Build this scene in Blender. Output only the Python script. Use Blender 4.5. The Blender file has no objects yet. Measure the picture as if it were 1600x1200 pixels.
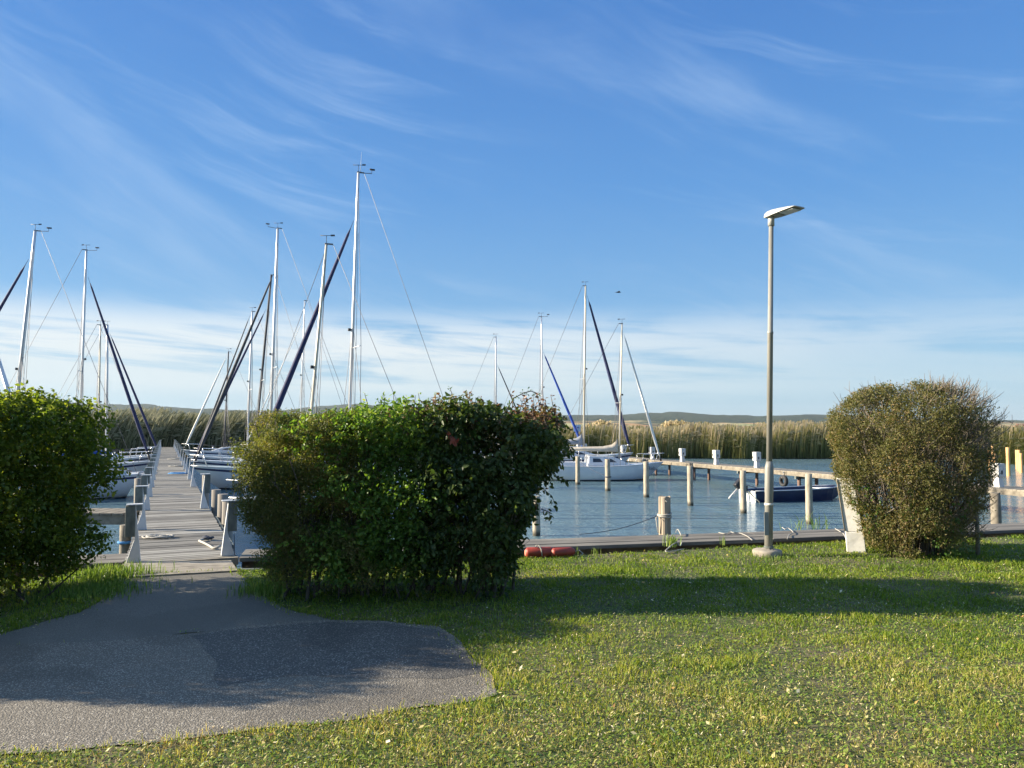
import bpy, math, random
import numpy as np
from mathutils import Vector, Matrix, noise as mnoise

# ------------------------------------------------------------------ camera, sky, sun, exposure
SC = bpy.context.scene
CAMZ = 1.65
F = 1200.0
PITCH = math.atan(70/F)
cam_d = bpy.data.cameras.new('camera'); cam = bpy.data.objects.new('camera', cam_d)
SC.collection.objects.link(cam); SC.camera = cam
cam_d.sensor_width = 36; cam_d.lens = 27.0; cam_d.clip_start = .05; cam_d.clip_end = 30000
cam.location = (0, 0, CAMZ); cam.rotation_euler = (math.pi/2 + PITCH, 0, 0)

SUN_EL = math.radians(20.5)
TRAVEL = Vector((1, -.04, 0)).normalized()           # where the light goes, on the ground
sd = Vector((TRAVEL.x*math.cos(SUN_EL), TRAVEL.y*math.cos(SUN_EL), -math.sin(SUN_EL)))
sun_d = bpy.data.lights.new('sun', 'SUN'); sun_d.energy = 5.0; sun_d.angle = math.radians(.53)
sun_d.color = (1, .87, .68)
sun = bpy.data.objects.new('sun', sun_d); SC.collection.objects.link(sun)
sun.rotation_euler = sd.to_track_quat('-Z', 'Y').to_euler(); sun.location = (-30, 5, 20)
SC.view_settings.view_transform = 'Standard'; SC.view_settings.look = 'None'
SC.view_settings.exposure = 1.45; SC.view_settings.gamma = 1; SC.view_settings.use_curve_mapping = False

class NT:
    """small node-tree helper"""
    def __init__(s, nt): s.nt = nt; nt.nodes.clear()
    def n(s, t, **kw):
        o = s.nt.nodes.new(t)
        for k, v in kw.items():
            if k.startswith('i_'):
                key = k[2:]; key = int(key) if key.isdigit() else key.replace('_', ' ')
                s.put(o.inputs[key], v)
            else: setattr(o, k, v)
        return o
    def put(s, sock, v):
        if isinstance(v, bpy.types.NodeSocket): s.nt.links.new(v, sock)
        elif isinstance(v, bpy.types.Node): s.nt.links.new(v.outputs[0], sock)
        else:
            if isinstance(v, tuple) and len(v) == 3 and sock.type == 'RGBA': v = (*v, 1)
            sock.default_value = v
    def m(s, op, a, b=0.0, c=None):
        o = s.nt.nodes.new('ShaderNodeMath'); o.operation = op
        s.put(o.inputs[0], a); s.put(o.inputs[1], b)
        if c is not None: s.put(o.inputs[2], c)
        return o.outputs[0]
    def mr(s, v, a, b, c=0.0, d=1.0, smooth=True):
        o = s.nt.nodes.new('ShaderNodeMapRange'); o.interpolation_type = 'SMOOTHSTEP' if smooth else 'LINEAR'
        for i, x in enumerate((v, a, b, c, d)): s.put(o.inputs[i], x)
        return o.outputs[0]
    def ramp(s, f, stops):
        o = s.nt.nodes.new('ShaderNodeValToRGB'); s.put(o.inputs[0], f)
        e = o.color_ramp.elements
        while len(e) < len(stops): e.new(0.5)
        for i, (p, c) in enumerate(stops): e[i].position = p; e[i].color = (*c, 1)
        return o.outputs[0]
    def noise(s, vec, scale, detail=3, rough=.5, dist=0):
        o = s.nt.nodes.new('ShaderNodeTexNoise'); 
        if vec is not None: s.put(o.inputs['Vector'], vec)
        o.inputs['Scale'].default_value = scale; o.inputs['Detail'].default_value = detail
        o.inputs['Roughness'].default_value = rough; o.inputs['Distortion'].default_value = dist
        return o.outputs[0]
    def mapping(s, vec, scale=(1, 1, 1), rot=(0, 0, 0), loc=(0, 0, 0)):
        o = s.nt.nodes.new('ShaderNodeMapping'); s.put(o.inputs[0], vec)
        o.inputs['Scale'].default_value = scale; o.inputs['Rotation'].default_value = rot; o.inputs['Location'].default_value = loc
        return o.outputs[0]
    def mix(s, f, a, b, blend='MIX'):
        o = s.nt.nodes.new('ShaderNodeMix'); o.data_type = 'RGBA'; o.blend_type = blend
        s.put(o.inputs[0], f); s.put(o.inputs[6], a); s.put(o.inputs[7], b)
        return o.outputs[2]

world = bpy.data.worlds.new('World'); SC.world = world; world.use_nodes = True
w = NT(world.node_tree)
sky = w.n('ShaderNodeTexSky', sky_type='NISHITA', sun_disc=False, sun_elevation=SUN_EL,
          sun_rotation=math.atan2(-TRAVEL.x, -TRAVEL.y), altitude=100, air_density=1.0, dust_density=.25, ozone_density=3.5)
tc = w.n('ShaderNodeTexCoord')
sep = w.n('ShaderNodeSeparateXYZ', i_0=tc.outputs['Generated'])
dx, dy, dz = sep.outputs
el = w.m('ARCSINE', dz); az = w.m('ARCTAN2', dx, dy)
# thin high cirrus: long faint streaks running down to the right, torn by a finer noise
ae0 = w.n('ShaderNodeCombineXYZ', i_0=az, i_1=el, i_2=dy)
wrp = w.n('ShaderNodeTexNoise', i_0=ae0); wrp.inputs['Scale'].default_value = 2.2; wrp.inputs['Detail'].default_value = 3
wv = w.n('ShaderNodeVectorMath', operation='MULTIPLY_ADD'); w.put(wv.inputs[0], wrp.outputs['Color']); wv.inputs[1].default_value = (.10, .10, 0); w.put(wv.inputs[2], ae0)
st1 = w.mapping(w.mapping(wv.outputs[0], rot=(0, 0, math.radians(24))), scale=(1.5, 9, 1), loc=(.7, .3, 0))
st2 = w.mapping(w.mapping(wv.outputs[0], rot=(0, 0, math.radians(13))), scale=(2.4, 22, 1), loc=(2.3, 1.1, 0))
c1 = w.noise(st1, 1.0, 7, .60, .3); c2 = w.noise(st2, 1.0, 8, .62, .4); c3 = w.noise(ae0, 2.1, 4, .55)
cir = w.m('ADD', w.m('MULTIPLY', w.mr(c1, .47, .76), .30), w.m('MULTIPLY', w.mr(c2, .50, .76), .26))
cir = w.m('MULTIPLY', cir, w.m('MULTIPLY', w.mr(c3, .38, .60, .15, 1.0), w.mr(el, .62, .35, .45, 1.0)))
veil = w.m('MULTIPLY', w.mr(c1, .30, .75), .10)
# bank of cloud low over the horizon
ae = w.n('ShaderNodeCombineXYZ', i_0=w.m('MULTIPLY', az, 3.0), i_1=w.m('MULTIPLY', w.m('ADD', el, w.m('MULTIPLY', az, .06)), 26.0), i_2=0.0)
b1 = w.noise(ae, 1.15, 9, .60, .7)
b2 = w.noise(w.mapping(ae, scale=(.35, 1.0, 1), loc=(5, 3, 0)), 2.2, 6, .6, .2)
band = w.m('MULTIPLY', w.mr(el, .025, .055), w.mr(el, .165, .11))
azm = w.mr(az, .70, -.20, .28, 1.0)
bk = w.m('MULTIPLY', w.m('MULTIPLY', band, azm), w.mr(w.m('ADD', w.m('MULTIPLY', b1, .6), w.m('MULTIPLY', b2, .4)), .36, .54))
haze_low = w.m('MULTIPLY', w.mr(el, .95, .25, .45, 1.0), .86)
inv = lambda a: w.m('SUBTRACT', 1.0, a)
fac = inv(w.m('MULTIPLY', inv(veil), inv(haze_low)))
hsv = w.n('ShaderNodeHueSaturation'); hsv.inputs['Saturation'].default_value = 1.18; hsv.inputs['Hue'].default_value = .500; w.put(hsv.inputs['Color'], sky)
bgs = w.n('ShaderNodeBackground', i_0=hsv.outputs[0], i_1=.080)
bgc = w.n('ShaderNodeBackground', i_0=w.ramp(w.mr(el, 0.0, .6, smooth=False), [(0, (.150, .215, .262)), (.13, (.11, .195, .270)), (.25, (.078, .165, .275)), (.5, (.045, .124, .265)), (.83, (.029, .090, .240))]), i_1=1.0)
mx = w.n('ShaderNodeMixShader', i_0=fac, i_1=bgs, i_2=bgc)
high = w.m('MULTIPLY', w.mr(el, .60, 1.0), .45)         # brighter cloud added overhead out of view, lifting the fill in the shade
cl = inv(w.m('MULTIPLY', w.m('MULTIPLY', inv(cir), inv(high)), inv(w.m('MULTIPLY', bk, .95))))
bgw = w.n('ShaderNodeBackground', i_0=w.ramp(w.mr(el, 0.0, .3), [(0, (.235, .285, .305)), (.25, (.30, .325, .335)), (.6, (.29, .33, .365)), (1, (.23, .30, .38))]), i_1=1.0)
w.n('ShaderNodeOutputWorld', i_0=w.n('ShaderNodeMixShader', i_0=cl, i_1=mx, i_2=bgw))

# ------------------------------------------------------------------ helpers
def ray(px, py):
    u, v = (px-800)/F, (600-py)/F
    return Vector((u, math.cos(PITCH)-v*math.sin(PITCH), math.sin(PITCH)+v*math.cos(PITCH)))
def G(px, py, z=0.0):
    d = ray(px, py); t = (z-CAMZ)/d.z; return Vector((d.x*t, d.y*t, z))
def P(px, py, Y):
    d = ray(px, py); t = Y/d.y; return Vector((d.x*t, Y, CAMZ+d.z*t))
HAZE = .00007
WZ = -1.10           # water level
DZ = -.08            # deck level of the quay and the dock

def tag(o, label=None, cat=None, group=None, kind=None):
    if label: o['label'] = label
    if cat: o['category'] = cat
    if group: o['group'] = group
    if kind: o['kind'] = kind
    return o
def empty(name, loc, rz=0.0, label=None, cat=None, group=None):
    o = bpy.data.objects.new(name, None); SC.collection.objects.link(o)
    o.location = loc; o.rotation_euler = (0, 0, rz); o.empty_display_size = .2
    return tag(o, label, cat, group)

def np_obj(name, V, faces, mat, parent=None, smooth=False):
    """V (N,3); faces: list of (M,k) int arrays"""
    me = bpy.data.meshes.new(name)
    V = np.asarray(V, dtype=np.float32)
    me.vertices.add(len(V)); me.vertices.foreach_set('co', V.ravel())
    faces = [np.asarray(f, dtype=np.int32) for f in faces if len(f)]
    tot = sum(f.size for f in faces); nf = sum(len(f) for f in faces)
    me.loops.add(tot); me.polygons.add(nf)
    me.loops.foreach_set('vertex_index', np.concatenate([f.ravel() for f in faces]))
    starts = []; tots = []; s = 0
    for f in faces:
        k = f.shape[1]; starts.append(s+np.arange(len(f))*k); tots.append(np.full(len(f), k)); s += f.size
    me.polygons.foreach_set('loop_start', np.concatenate(starts).astype(np.int32))
    if smooth: me.polygons.foreach_set('use_smooth', np.ones(nf, dtype=bool))
    me.update(calc_edges=True); me.validate()
    if mat: me.materials.append(mat)
    o = bpy.data.objects.new(name, me); SC.collection.objects.link(o)
    if parent: o.parent = parent
    return o

class MB:
    def __init__(s): s.v = []; s.f = []; s.sm = []
    def add(s, vs, fs, smooth=False):
        b = len(s.v); s.v += [tuple(x) for x in vs]; s.f += [tuple(b+i for i in f) for f in fs]; s.sm += [smooth]*len(fs)
        return s
    def box(s, c, d, rz=0.0, rx=0.0, ry=0.0, M=None):
        R = M or Matrix.Rotation(rz, 3, 'Z') @ Matrix.Rotation(ry, 3, 'Y') @ Matrix.Rotation(rx, 3, 'X')
        c = Vector(c); h = [x/2 for x in d]
        vs = [c + R @ Vector((sx*h[0], sy*h[1], sz*h[2])) for sz in (-1, 1) for sy in (-1, 1) for sx in (-1, 1)]
        return s.add(vs, [(0, 2, 3, 1), (4, 5, 7, 6), (0, 1, 5, 4), (2, 6, 7, 3), (0, 4, 6, 2), (1, 3, 7, 5)])
    def hexa(s, b, t):     # bottom 4 and top 4 corners, counter-clockwise from above
        return s.add(list(b)+list(t), [(3, 2, 1, 0), (4, 5, 6, 7), (0, 1, 5, 4), (1, 2, 6, 5), (2, 3, 7, 6), (3, 0, 4, 7)])
    def prism(s, poly, axis_o, ax, ay, an, th):   # 2-D polygon in a plane, extruded along an
        o, ax, ay, an = Vector(axis_o), Vector(ax), Vector(ay), Vector(an)
        a = [o+ax*p[0]+ay*p[1]-an*th/2 for p in poly]; b = [q+an*th for q in a]
        n = len(poly)
        return s.add(a+b, [tuple(range(n-1, -1, -1)), tuple(range(n, 2*n))]+[(i, (i+1) % n, n+(i+1) % n, n+i) for i in range(n)])
    def tube(s, pts, r, n=8, caps=True, flat=1.0):
        pts = [Vector(p) for p in pts]
        if not hasattr(r, '__len__'): r = [r]*len(pts)
        up0 = None; rings = []
        for i, p in enumerate(pts):
            a = pts[max(i-1, 0)]; b = pts[min(i+1, len(pts)-1)]; t = (b-a)
            if t.length < 1e-9: t = Vector((0, 0, 1))
            t.normalize()
            if up0 is None: up0 = Vector((0, 0, 1)) if abs(t.z) < .9 else Vector((0, 1, 0))
            x = t.cross(up0)
            if x.length < 1e-5: x = t.orthogonal()
            x.normalize(); y = x.cross(t).normalized(); up0 = y
            rings.append([p+(x*math.cos(2*math.pi*k/n)*flat+y*math.sin(2*math.pi*k/n))*r[i] for k in range(n)])
        b = len(s.v); s.v += [tuple(q) for R in rings for q in R]
        for i in range(len(rings)-1):
            for k in range(n):
                s.f.append((b+i*n+k, b+i*n+(k+1) % n, b+(i+1)*n+(k+1) % n, b+(i+1)*n+k)); s.sm.append(True)
        if caps:
            s.f.append(tuple(b+k for k in range(n-1, -1, -1))); s.sm.append(False)
            s.f.append(tuple(b+(len(rings)-1)*n+k for k in range(n))); s.sm.append(False)
        return s
    def lathe(s, prof, c=(0, 0, 0), n=16):         # [(r, z)]
        c = Vector(c); b = len(s.v)
        for r, z in prof:
            s.v += [(c.x+r*math.cos(2*math.pi*k/n), c.y+r*math.sin(2*math.pi*k/n), c.z+z) for k in range(n)]
        for i in range(len(prof)-1):
            for k in range(n):
                s.f.append((b+i*n+k, b+i*n+(k+1) % n, b+(i+1)*n+(k+1) % n, b+(i+1)*n+k)); s.sm.append(True)
        s.f.append(tuple(b+k for k in range(n-1, -1, -1))); s.sm.append(False)
        s.f.append(tuple(b+(len(prof)-1)*n+k for k in range(n))); s.sm.append(False)
        return s
    def torus(s, c, R, r, ax, ay, n=20, k=8):
        c, ax, ay = Vector(c), Vector(ax).normalized(), Vector(ay).normalized(); an = ax.cross(ay); b = len(s.v)
        for i in range(n):
            a = 2*math.pi*i/n; d = ax*math.cos(a)+ay*math.sin(a)
            for j in range(k):
                q = 2*math.pi*j/k; s.v.append(tuple(c+d*(R+r*math.cos(q))+an*r*1.25*math.sin(q)))
        for i in range(n):
            for j in range(k):
                s.f.append((b+i*k+j, b+((i+1) % n)*k+j, b+((i+1) % n)*k+(j+1) % k, b+i*k+(j+1) % k)); s.sm.append(True)
        return s
    def build(s, name, mat, parent=None, bevel=0.0):
        me = bpy.data.meshes.new(name); me.from_pydata(s.v, [], s.f)
        me.polygons.foreach_set('use_smooth', s.sm); me.update()
        me.materials.append(mat)
        o = bpy.data.objects.new(name, me); SC.collection.objects.link(o)
        if parent: o.parent = parent
        if bevel:
            m = o.modifiers.new('bevel', 'BEVEL'); m.width = bevel; m.segments = 2; m.limit_method = 'ANGLE'
        return o

def text_obj(name, txt, size, mat, parent, M):
    cu = bpy.data.curves.new(name, 'FONT'); cu.body = txt; cu.size = size; cu.extrude = .003; cu.align_x = 'CENTER'; cu.shear = .35
    t = bpy.data.objects.new(name, cu); SC.collection.objects.link(t)
    dg = bpy.context.evaluated_depsgraph_get(); me = bpy.data.meshes.new_from_object(t.evaluated_get(dg))
    bpy.data.objects.remove(t); me.materials.clear(); me.materials.append(mat)
    o = bpy.data.objects.new(name, me); SC.collection.objects.link(o); o.parent = parent; o.matrix_local = M
    return o

# ------------------------------------------------------------------ materials
def mat(name, stops, scale=4.0, detail=4, rough=.6, rvar=0.0, bump=0.0, bscale=None, stretch=(1, 1, 1), metal=0.0,
        spec=.5, rot=(0, 0, 0), coord='Object', dirt=None, coat=0.0):
    m = bpy.data.materials.new(name); m.use_nodes = True; t = NT(m.node_tree)
    c = t.n('ShaderNodeTexCoord').outputs[coord]
    mp = t.mapping(c, scale=stretch, rot=rot)
    f = t.noise(mp, scale, detail, .6)
    col = t.ramp(t.mr(f, .25, .75, smooth=False), stops)
    if dirt:   # (colour, scale, lo, hi)
        col = t.mix(t.mr(t.noise(c, dirt[1], 5, .65), dirt[2], dirt[3]), col, dirt[0])
    b = t.n('ShaderNodeBsdfPrincipled', i_Base_Color=col, i_Roughness=rough, i_Metallic=metal)
    b.inputs['Specular IOR Level'].default_value = spec
    if coat: b.inputs['Coat Weight'].default_value = coat
    if rvar: t.put(b.inputs['Roughness'], t.mr(f, .3, .7, rough-rvar, rough+rvar))
    if bump:
        bf = t.noise(mp, bscale or scale*4, 5, .6)
        t.put(b.inputs['Normal'], t.n('ShaderNodeBump', i_Strength=min(bump*20, 1.0), i_Distance=bump, i_Height=bf))
    t.n('ShaderNodeOutputMaterial', i_0=b)
    return m

def leaf_mat(name, stops, trans=.35, rough=.45, nscale=1.2, nmix=.35, spec=.4, lush=0):
    m = bpy.data.materials.new(name); m.use_nodes = True; t = NT(m.node_tree)
    geo = t.n('ShaderNodeNewGeometry'); rnd = geo.outputs['Random Per Island']
    n = t.noise(t.n('ShaderNodeTexCoord').outputs['Object'], nscale, 3, .6)
    f = t.m('ADD', t.m('MULTIPLY', rnd, 1-nmix), t.m('MULTIPLY', t.mr(n, .3, .7, smooth=False), nmix))
    if lush:       # the far part of the lawn is greener, the near part dry
        yy = t.n('ShaderNodeSeparateXYZ', i_0=t.n('ShaderNodeTexCoord').outputs['Object']).outputs[1]
        f = t.m('SUBTRACT', f, t.mr(t.m('ADD', yy, t.m('MULTIPLY', n, 3.0)), 5.5, 9.5, -lush*.9, lush))
    col = t.ramp(f, stops)
    b = t.n('ShaderNodeBsdfPrincipled', i_Base_Color=col, i_Roughness=rough); b.inputs['Specular IOR Level'].default_value = spec
    tr = t.n('ShaderNodeBsdfTranslucent', i_Color=t.mix(1.0, col, (1.25, 1.3, .55), 'MULTIPLY'))
    t.n('ShaderNodeOutputMaterial', i_0=t.n('ShaderNodeMixShader', i_0=trans, i_1=b, i_2=tr))
    return m

M = {}
M['wood_deck'] = mat('weathered_deck_wood', [(0, (.12, .10, .075)), (.5, (.25, .22, .17)), (1, (.38, .34, .27))], 5, 5, .8, bump=.004, stretch=(1, 1, 1), bscale=30)
M['wood_grey'] = mat('weathered_grey_wood', [(0, (.10, .09, .08)), (.5, (.22, .20, .17)), (1, (.38, .35, .31))], 6, 5, .85, bump=.005, stretch=(1, 1, .15), bscale=30)
M['wood_beam'] = mat('pale_beam_wood', [(0, (.09, .075, .055)), (.5, (.19, .165, .125)), (1, (.30, .265, .205))], 5, 5, .85, bump=.004, bscale=22)
M['wood_dark'] = mat('dark_block_wood', [(0, (.06, .07, .065)), (.5, (.12, .135, .12)), (1, (.20, .215, .19))], 9, 5, .8, bump=.003, stretch=(1, 1, .5))
M['fresh_wood'] = mat('fresh_orange_wood', [(0, (.50, .27, .10)), (1, (.72, .47, .22))], 4, 4, .7, stretch=(1, 1, .2))
M['white_paint'] = mat('white_post_paint', [(0, (.48, .50, .51)), (1, (.66, .67, .67))], 5, 4, .45, dirt=((.42, .42, .38), 7, .56, .75))
M['box_white'] = mat('white_box_plastic', [(0, (.48, .47, .44)), (1, (.62, .61, .58))], 4, 3, .4, dirt=((.5, .48, .42), 6, .6, .8))
M['gel'] = mat('white_gelcoat', [(0, (.58, .59, .60)), (1, (.70, .70, .70))], 2, 3, .22, coat=.3, dirt=((.52, .50, .42), 3, .62, .85))
M['gel_grey'] = mat('grey_green_gelcoat', [(0, (.36, .42, .39)), (1, (.48, .54, .50))], 2, 3, .4)
M['deck_grey'] = mat('pale_grey_deck', [(0, (.50, .53, .53)), (1, (.66, .68, .67))], 5, 3, .6)
M['navy'] = mat('navy_canvas', [(0, (.008, .012, .05)), (1, (.018, .026, .10))], 8, 4, .75, bump=.004)
M['royal'] = mat('royal_blue_canvas', [(0, (.012, .04, .26)), (1, (.02, .09, .42))], 8, 4, .7, bump=.004)
M['black_sail'] = mat('dark_grey_canvas', [(0, (.02, .022, .03)), (1, (.05, .055, .065))], 8, 4, .7, bump=.004)
M['beige'] = mat('beige_sail_cover', [(0, (.42, .37, .29)), (1, (.62, .56, .46))], 5, 4, .8, bump=.01, bscale=6)
M['grey_cover'] = mat('grey_sail_cover', [(0, (.20, .22, .25)), (1, (.34, .36, .40))], 5, 4, .8, bump=.01, bscale=6)
M['white_sail'] = mat('white_furled_sail', [(0, (.62, .60, .54)), (1, (.82, .80, .74))], 8, 4, .7, bump=.004)
M['sky_tarp'] = mat('light_blue_tarp', [(0, (.12, .30, .55)), (1, (.22, .45, .72))], 4, 4, .6, bump=.01, bscale=8)
M['alu'] = mat('brushed_aluminium', [(0, (.55, .56, .57)), (1, (.75, .76, .77))], 3, 3, .42, metal=.55, stretch=(1, 1, .1))
M['alu_gold'] = mat('dull_anodised_mast', [(0, (.50, .46, .36)), (1, (.66, .62, .52))], 3, 3, .5, metal=.4, stretch=(1, 1, .1))
M['steel'] = mat('stainless_rail', [(0, (.6, .6, .62)), (1, (.8, .8, .8))], 3, 2, .25, metal=.8)
M['wire'] = mat('rigging_wire', [(0, (.10, .10, .11)), (1, (.18, .18, .19))], 3, 2, .5, metal=.3)
M['black'] = mat('black_plastic', [(0, (.012, .012, .014)), (1, (.03, .03, .033))], 6, 3, .5)
M['antifoul'] = mat('dark_waterline_paint', [(0, (.012, .013, .02)), (1, (.03, .03, .04))], 6, 3, .6)
M['glass'] = mat('dark_cabin_window', [(0, (.015, .018, .022)), (1, (.03, .035, .04))], 2, 2, .08, spec=.8)
M['blue_hull'] = mat('dark_blue_hull_paint', [(0, (.006, .012, .045)), (1, (.012, .022, .075))], 3, 3, .3, dirt=((.03, .04, .07), 6, .55, .8))
M['galv'] = mat('galvanised_steel', [(0, (.18, .18, .16)), (.5, (.29, .285, .255)), (1, (.40, .39, .35))], 5, 5, .6, metal=.25, stretch=(1, 1, .25), dirt=((.24, .22, .15), 3, .55, .8))
M['lamp_grey'] = mat('lamp_head_grey', [(0, (.36, .36, .34)), (1, (.46, .46, .43))], 6, 3, .45)
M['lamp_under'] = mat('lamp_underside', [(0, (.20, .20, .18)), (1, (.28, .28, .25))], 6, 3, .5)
M['lens'] = mat('lamp_lens', [(0, (.38, .40, .38)), (1, (.5, .52, .5))], 6, 3, .15)
M['concrete'] = mat('weathered_concrete', [(0, (.16, .14, .11)), (.5, (.28, .25, .20)), (1, (.40, .36, .30))], 8, 6, .9, bump=.01, bscale=40)
M['chalk'] = mat('chalky_white_panel', [(0, (.50, .48, .42)), (.5, (.66, .64, .58)), (1, (.78, .76, .70))], 9, 6, .85, bump=.006, bscale=40, dirt=((.20, .19, .14), 12, .60, .72))
M['rope'] = mat('pale_rope', [(0, (.28, .26, .22)), (1, (.50, .48, .43))], 60, 3, .9, bump=.003)
M['rope_dark'] = mat('dark_rope', [(0, (.03, .035, .05)), (1, (.09, .10, .13))], 60, 3, .9)
M['rope_blue'] = mat('blue_rope', [(0, (.03, .16, .42)), (1, (.12, .35, .62))], 60, 3, .9)
M['red'] = mat('faded_red_fender', [(0, (.20, .024, .014)), (1, (.36, .048, .028))], 6, 4, .5, dirt=((.20, .05, .03), 9, .55, .75))
M['red_cap'] = mat('pale_red_cap', [(0, (.55, .20, .12)), (1, (.68, .30, .20))], 8, 4, .6)
M['rubber'] = mat('black_rubber', [(0, (.015, .015, .016)), (1, (.04, .04, .042))], 12, 4, .75, bump=.004)
M['earth'] = mat('dark_bank_soil', [(0, (.020, .016, .010)), (1, (.055, .045, .03))], 6, 6, .95, bump=.05, bscale=10)
M['bark'] = mat('hedge_bark', [(0, (.035, .028, .020)), (.5, (.075, .060, .045)), (1, (.14, .115, .085))], 12, 5, .9, bump=.003, bscale=60)
M['twig'] = mat('grey_bare_twig', [(0, (.13, .105, .08)), (.5, (.22, .185, .145)), (1, (.34, .29, .235))], 12, 5, .9)
M['house'] = mat('white_render', [(0, (.6, .6, .58)), (1, (.75, .75, .73))], .5, 3, .8)
M['roof'] = mat('red_roof', [(0, (.25, .10, .06)), (1, (.35, .16, .10))], .8, 3, .8)
M['bird'] = mat('dark_feathers', [(0, (.02, .02, .025)), (1, (.05, .05, .055))], 20, 3, .7)

# lawn soil and thatch under the blades
def ground_mat():
    m = bpy.data.materials.new('lawn_ground'); m.use_nodes = True; t = NT(m.node_tree)
    c = t.n('ShaderNodeTexCoord').outputs['Object']
    a = t.noise(c, 30, 6, .7); b = t.noise(c, .55, 4, .6); d = t.noise(c, 5, 5, .6)
    soil = t.ramp(a, [(.3, (.06, .048, .028)), (.55, (.17, .14, .08)), (.75, (.30, .25, .15))])
    green = t.ramp(a, [(.3, (.030, .045, .012)), (.6, (.09, .11, .028)), (.8, (.18, .18, .07))])
    col = t.mix(t.mr(t.m('ADD', t.m('MULTIPLY', b, .6), t.m('MULTIPLY', d, .4)), .44, .62), green, soil)
    bs = t.n('ShaderNodeBsdfPrincipled', i_Base_Color=col, i_Roughness=.95)
    t.put(bs.inputs['Normal'], t.n('ShaderNodeBump', i_Strength=.8, i_Distance=.02, i_Height=a))
    t.n('ShaderNodeOutputMaterial', i_0=bs); return m
M['ground'] = ground_mat()

def wob_(t, c):
    n = t.n('ShaderNodeTexNoise', i_0=c); n.inputs['Scale'].default_value = 2.5; n.inputs['Detail'].default_value = 5
    v = t.n('ShaderNodeVectorMath', operation='MULTIPLY_ADD'); t.put(v.inputs[0], n.outputs['Color']); v.inputs[1].default_value = (.5, .5, 0); t.put(v.inputs[2], c); return v.outputs[0]
def asphalt_mat(name, base, light, stone, patch, vs):
    m = bpy.data.materials.new(name); m.use_nodes = True; t = NT(m.node_tree)
    c = t.n('ShaderNodeTexCoord').outputs['Object']
    v = t.n('ShaderNodeTexVoronoi', i_Scale=vs); t.put(v.inputs['Vector'], c); v.inputs['Randomness'].default_value = 1
    cr = t.n('ShaderNodeSeparateColor'); t.put(cr.inputs[0], v.outputs['Color'])
    n1 = t.noise(c, 1.1, 5, .6); n2 = t.noise(c, 160, 4, .6)
    stones = t.ramp(cr.outputs[0], [(0, base), (.45, tuple(x*1.5 for x in base)), (.8, light), (1, stone)])
    gap = t.mr(v.outputs['Distance'], .30, .62)
    col = t.mix(gap, stones, tuple(x*.5 for x in base))
    col = t.mix(t.m('MULTIPLY', t.mr(n1, .45, .65), patch), col, tuple(x*.8 for x in base))
    col = t.mix(.35, col, t.ramp(n2, [(.3, base), (.7, light)]))
    big = t.noise(t.mapping(c, loc=(3.1, 1.7, 0)), .55, 3, .5, .6)
    col = t.mix(t.m('MULTIPLY', t.mr(big, .50, .56), .38), col, tuple(x*.7 for x in base))
    bs = t.n('ShaderNodeBsdfPrincipled', i_Base_Color=col, i_Roughness=.88)
    hgt = t.m('ADD', t.m('MULTIPLY', t.m('SUBTRACT', 1.0, v.outputs['Distance']), .7), t.m('MULTIPLY', n2, .3))
    t.put(bs.inputs['Normal'], t.n('ShaderNodeBump', i_Strength=.9, i_Distance=.006, i_Height=hgt))
    t.n('ShaderNodeOutputMaterial', i_0=bs); return m
M['asphalt_fine'] = asphalt_mat('fine_asphalt', (.13, .122, .102), (.27, .25, .21), (.38, .355, .30), .5, 150)
M['asphalt_patch'] = asphalt_mat('repaired_asphalt', (.062, .060, .056), (.27, .25, .215), (.62, .58, .50), .25, 88)
M['asphalt_coarse'] = asphalt_mat('coarse_asphalt', (.105, .093, .075), (.42, .38, .31), (.68, .63, .53), .30, 100)

def water_mat():
    m = bpy.data.materials.new('lake_water'); m.use_nodes = True; t = NT(m.node_tree)
    c = t.n('ShaderNodeTexCoord').outputs['Object']
    mp = t.mapping(c, scale=(1.0, 1.7, 1), rot=(0, 0, .25))
    n1 = t.m('ADD', t.m('MULTIPLY', t.noise(mp, 3.6, 3, .55, .3), .7), t.m('MULTIPLY', t.noise(mp, 1.3, 2, .5, .2), .8)); n2 = t.noise(mp, 9, 3, .6); n3 = t.noise(c, .35, 3, .5)
    amp = t.mr(n3, .35, .65, .55, 1.0)
    h = t.m('MULTIPLY', t.m('ADD', t.m('MULTIPLY', n1, .8), t.m('MULTIPLY', n2, .34)), amp)
    bs = t.n('ShaderNodeBsdfPrincipled', i_Base_Color=t.ramp(n3, [(.3, (.10, .18, .225)), (.7, (.14, .22, .24))]), i_Roughness=.10, i_IOR=1.33)
    bs.inputs['Specular IOR Level'].default_value = .6
    t.put(bs.inputs['Normal'], t.n('ShaderNodeBump', i_Strength=1.0, i_Distance=.125, i_Height=h))
    t.n('ShaderNodeOutputMaterial', i_0=bs); return m
M['water'] = water_mat()

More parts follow.
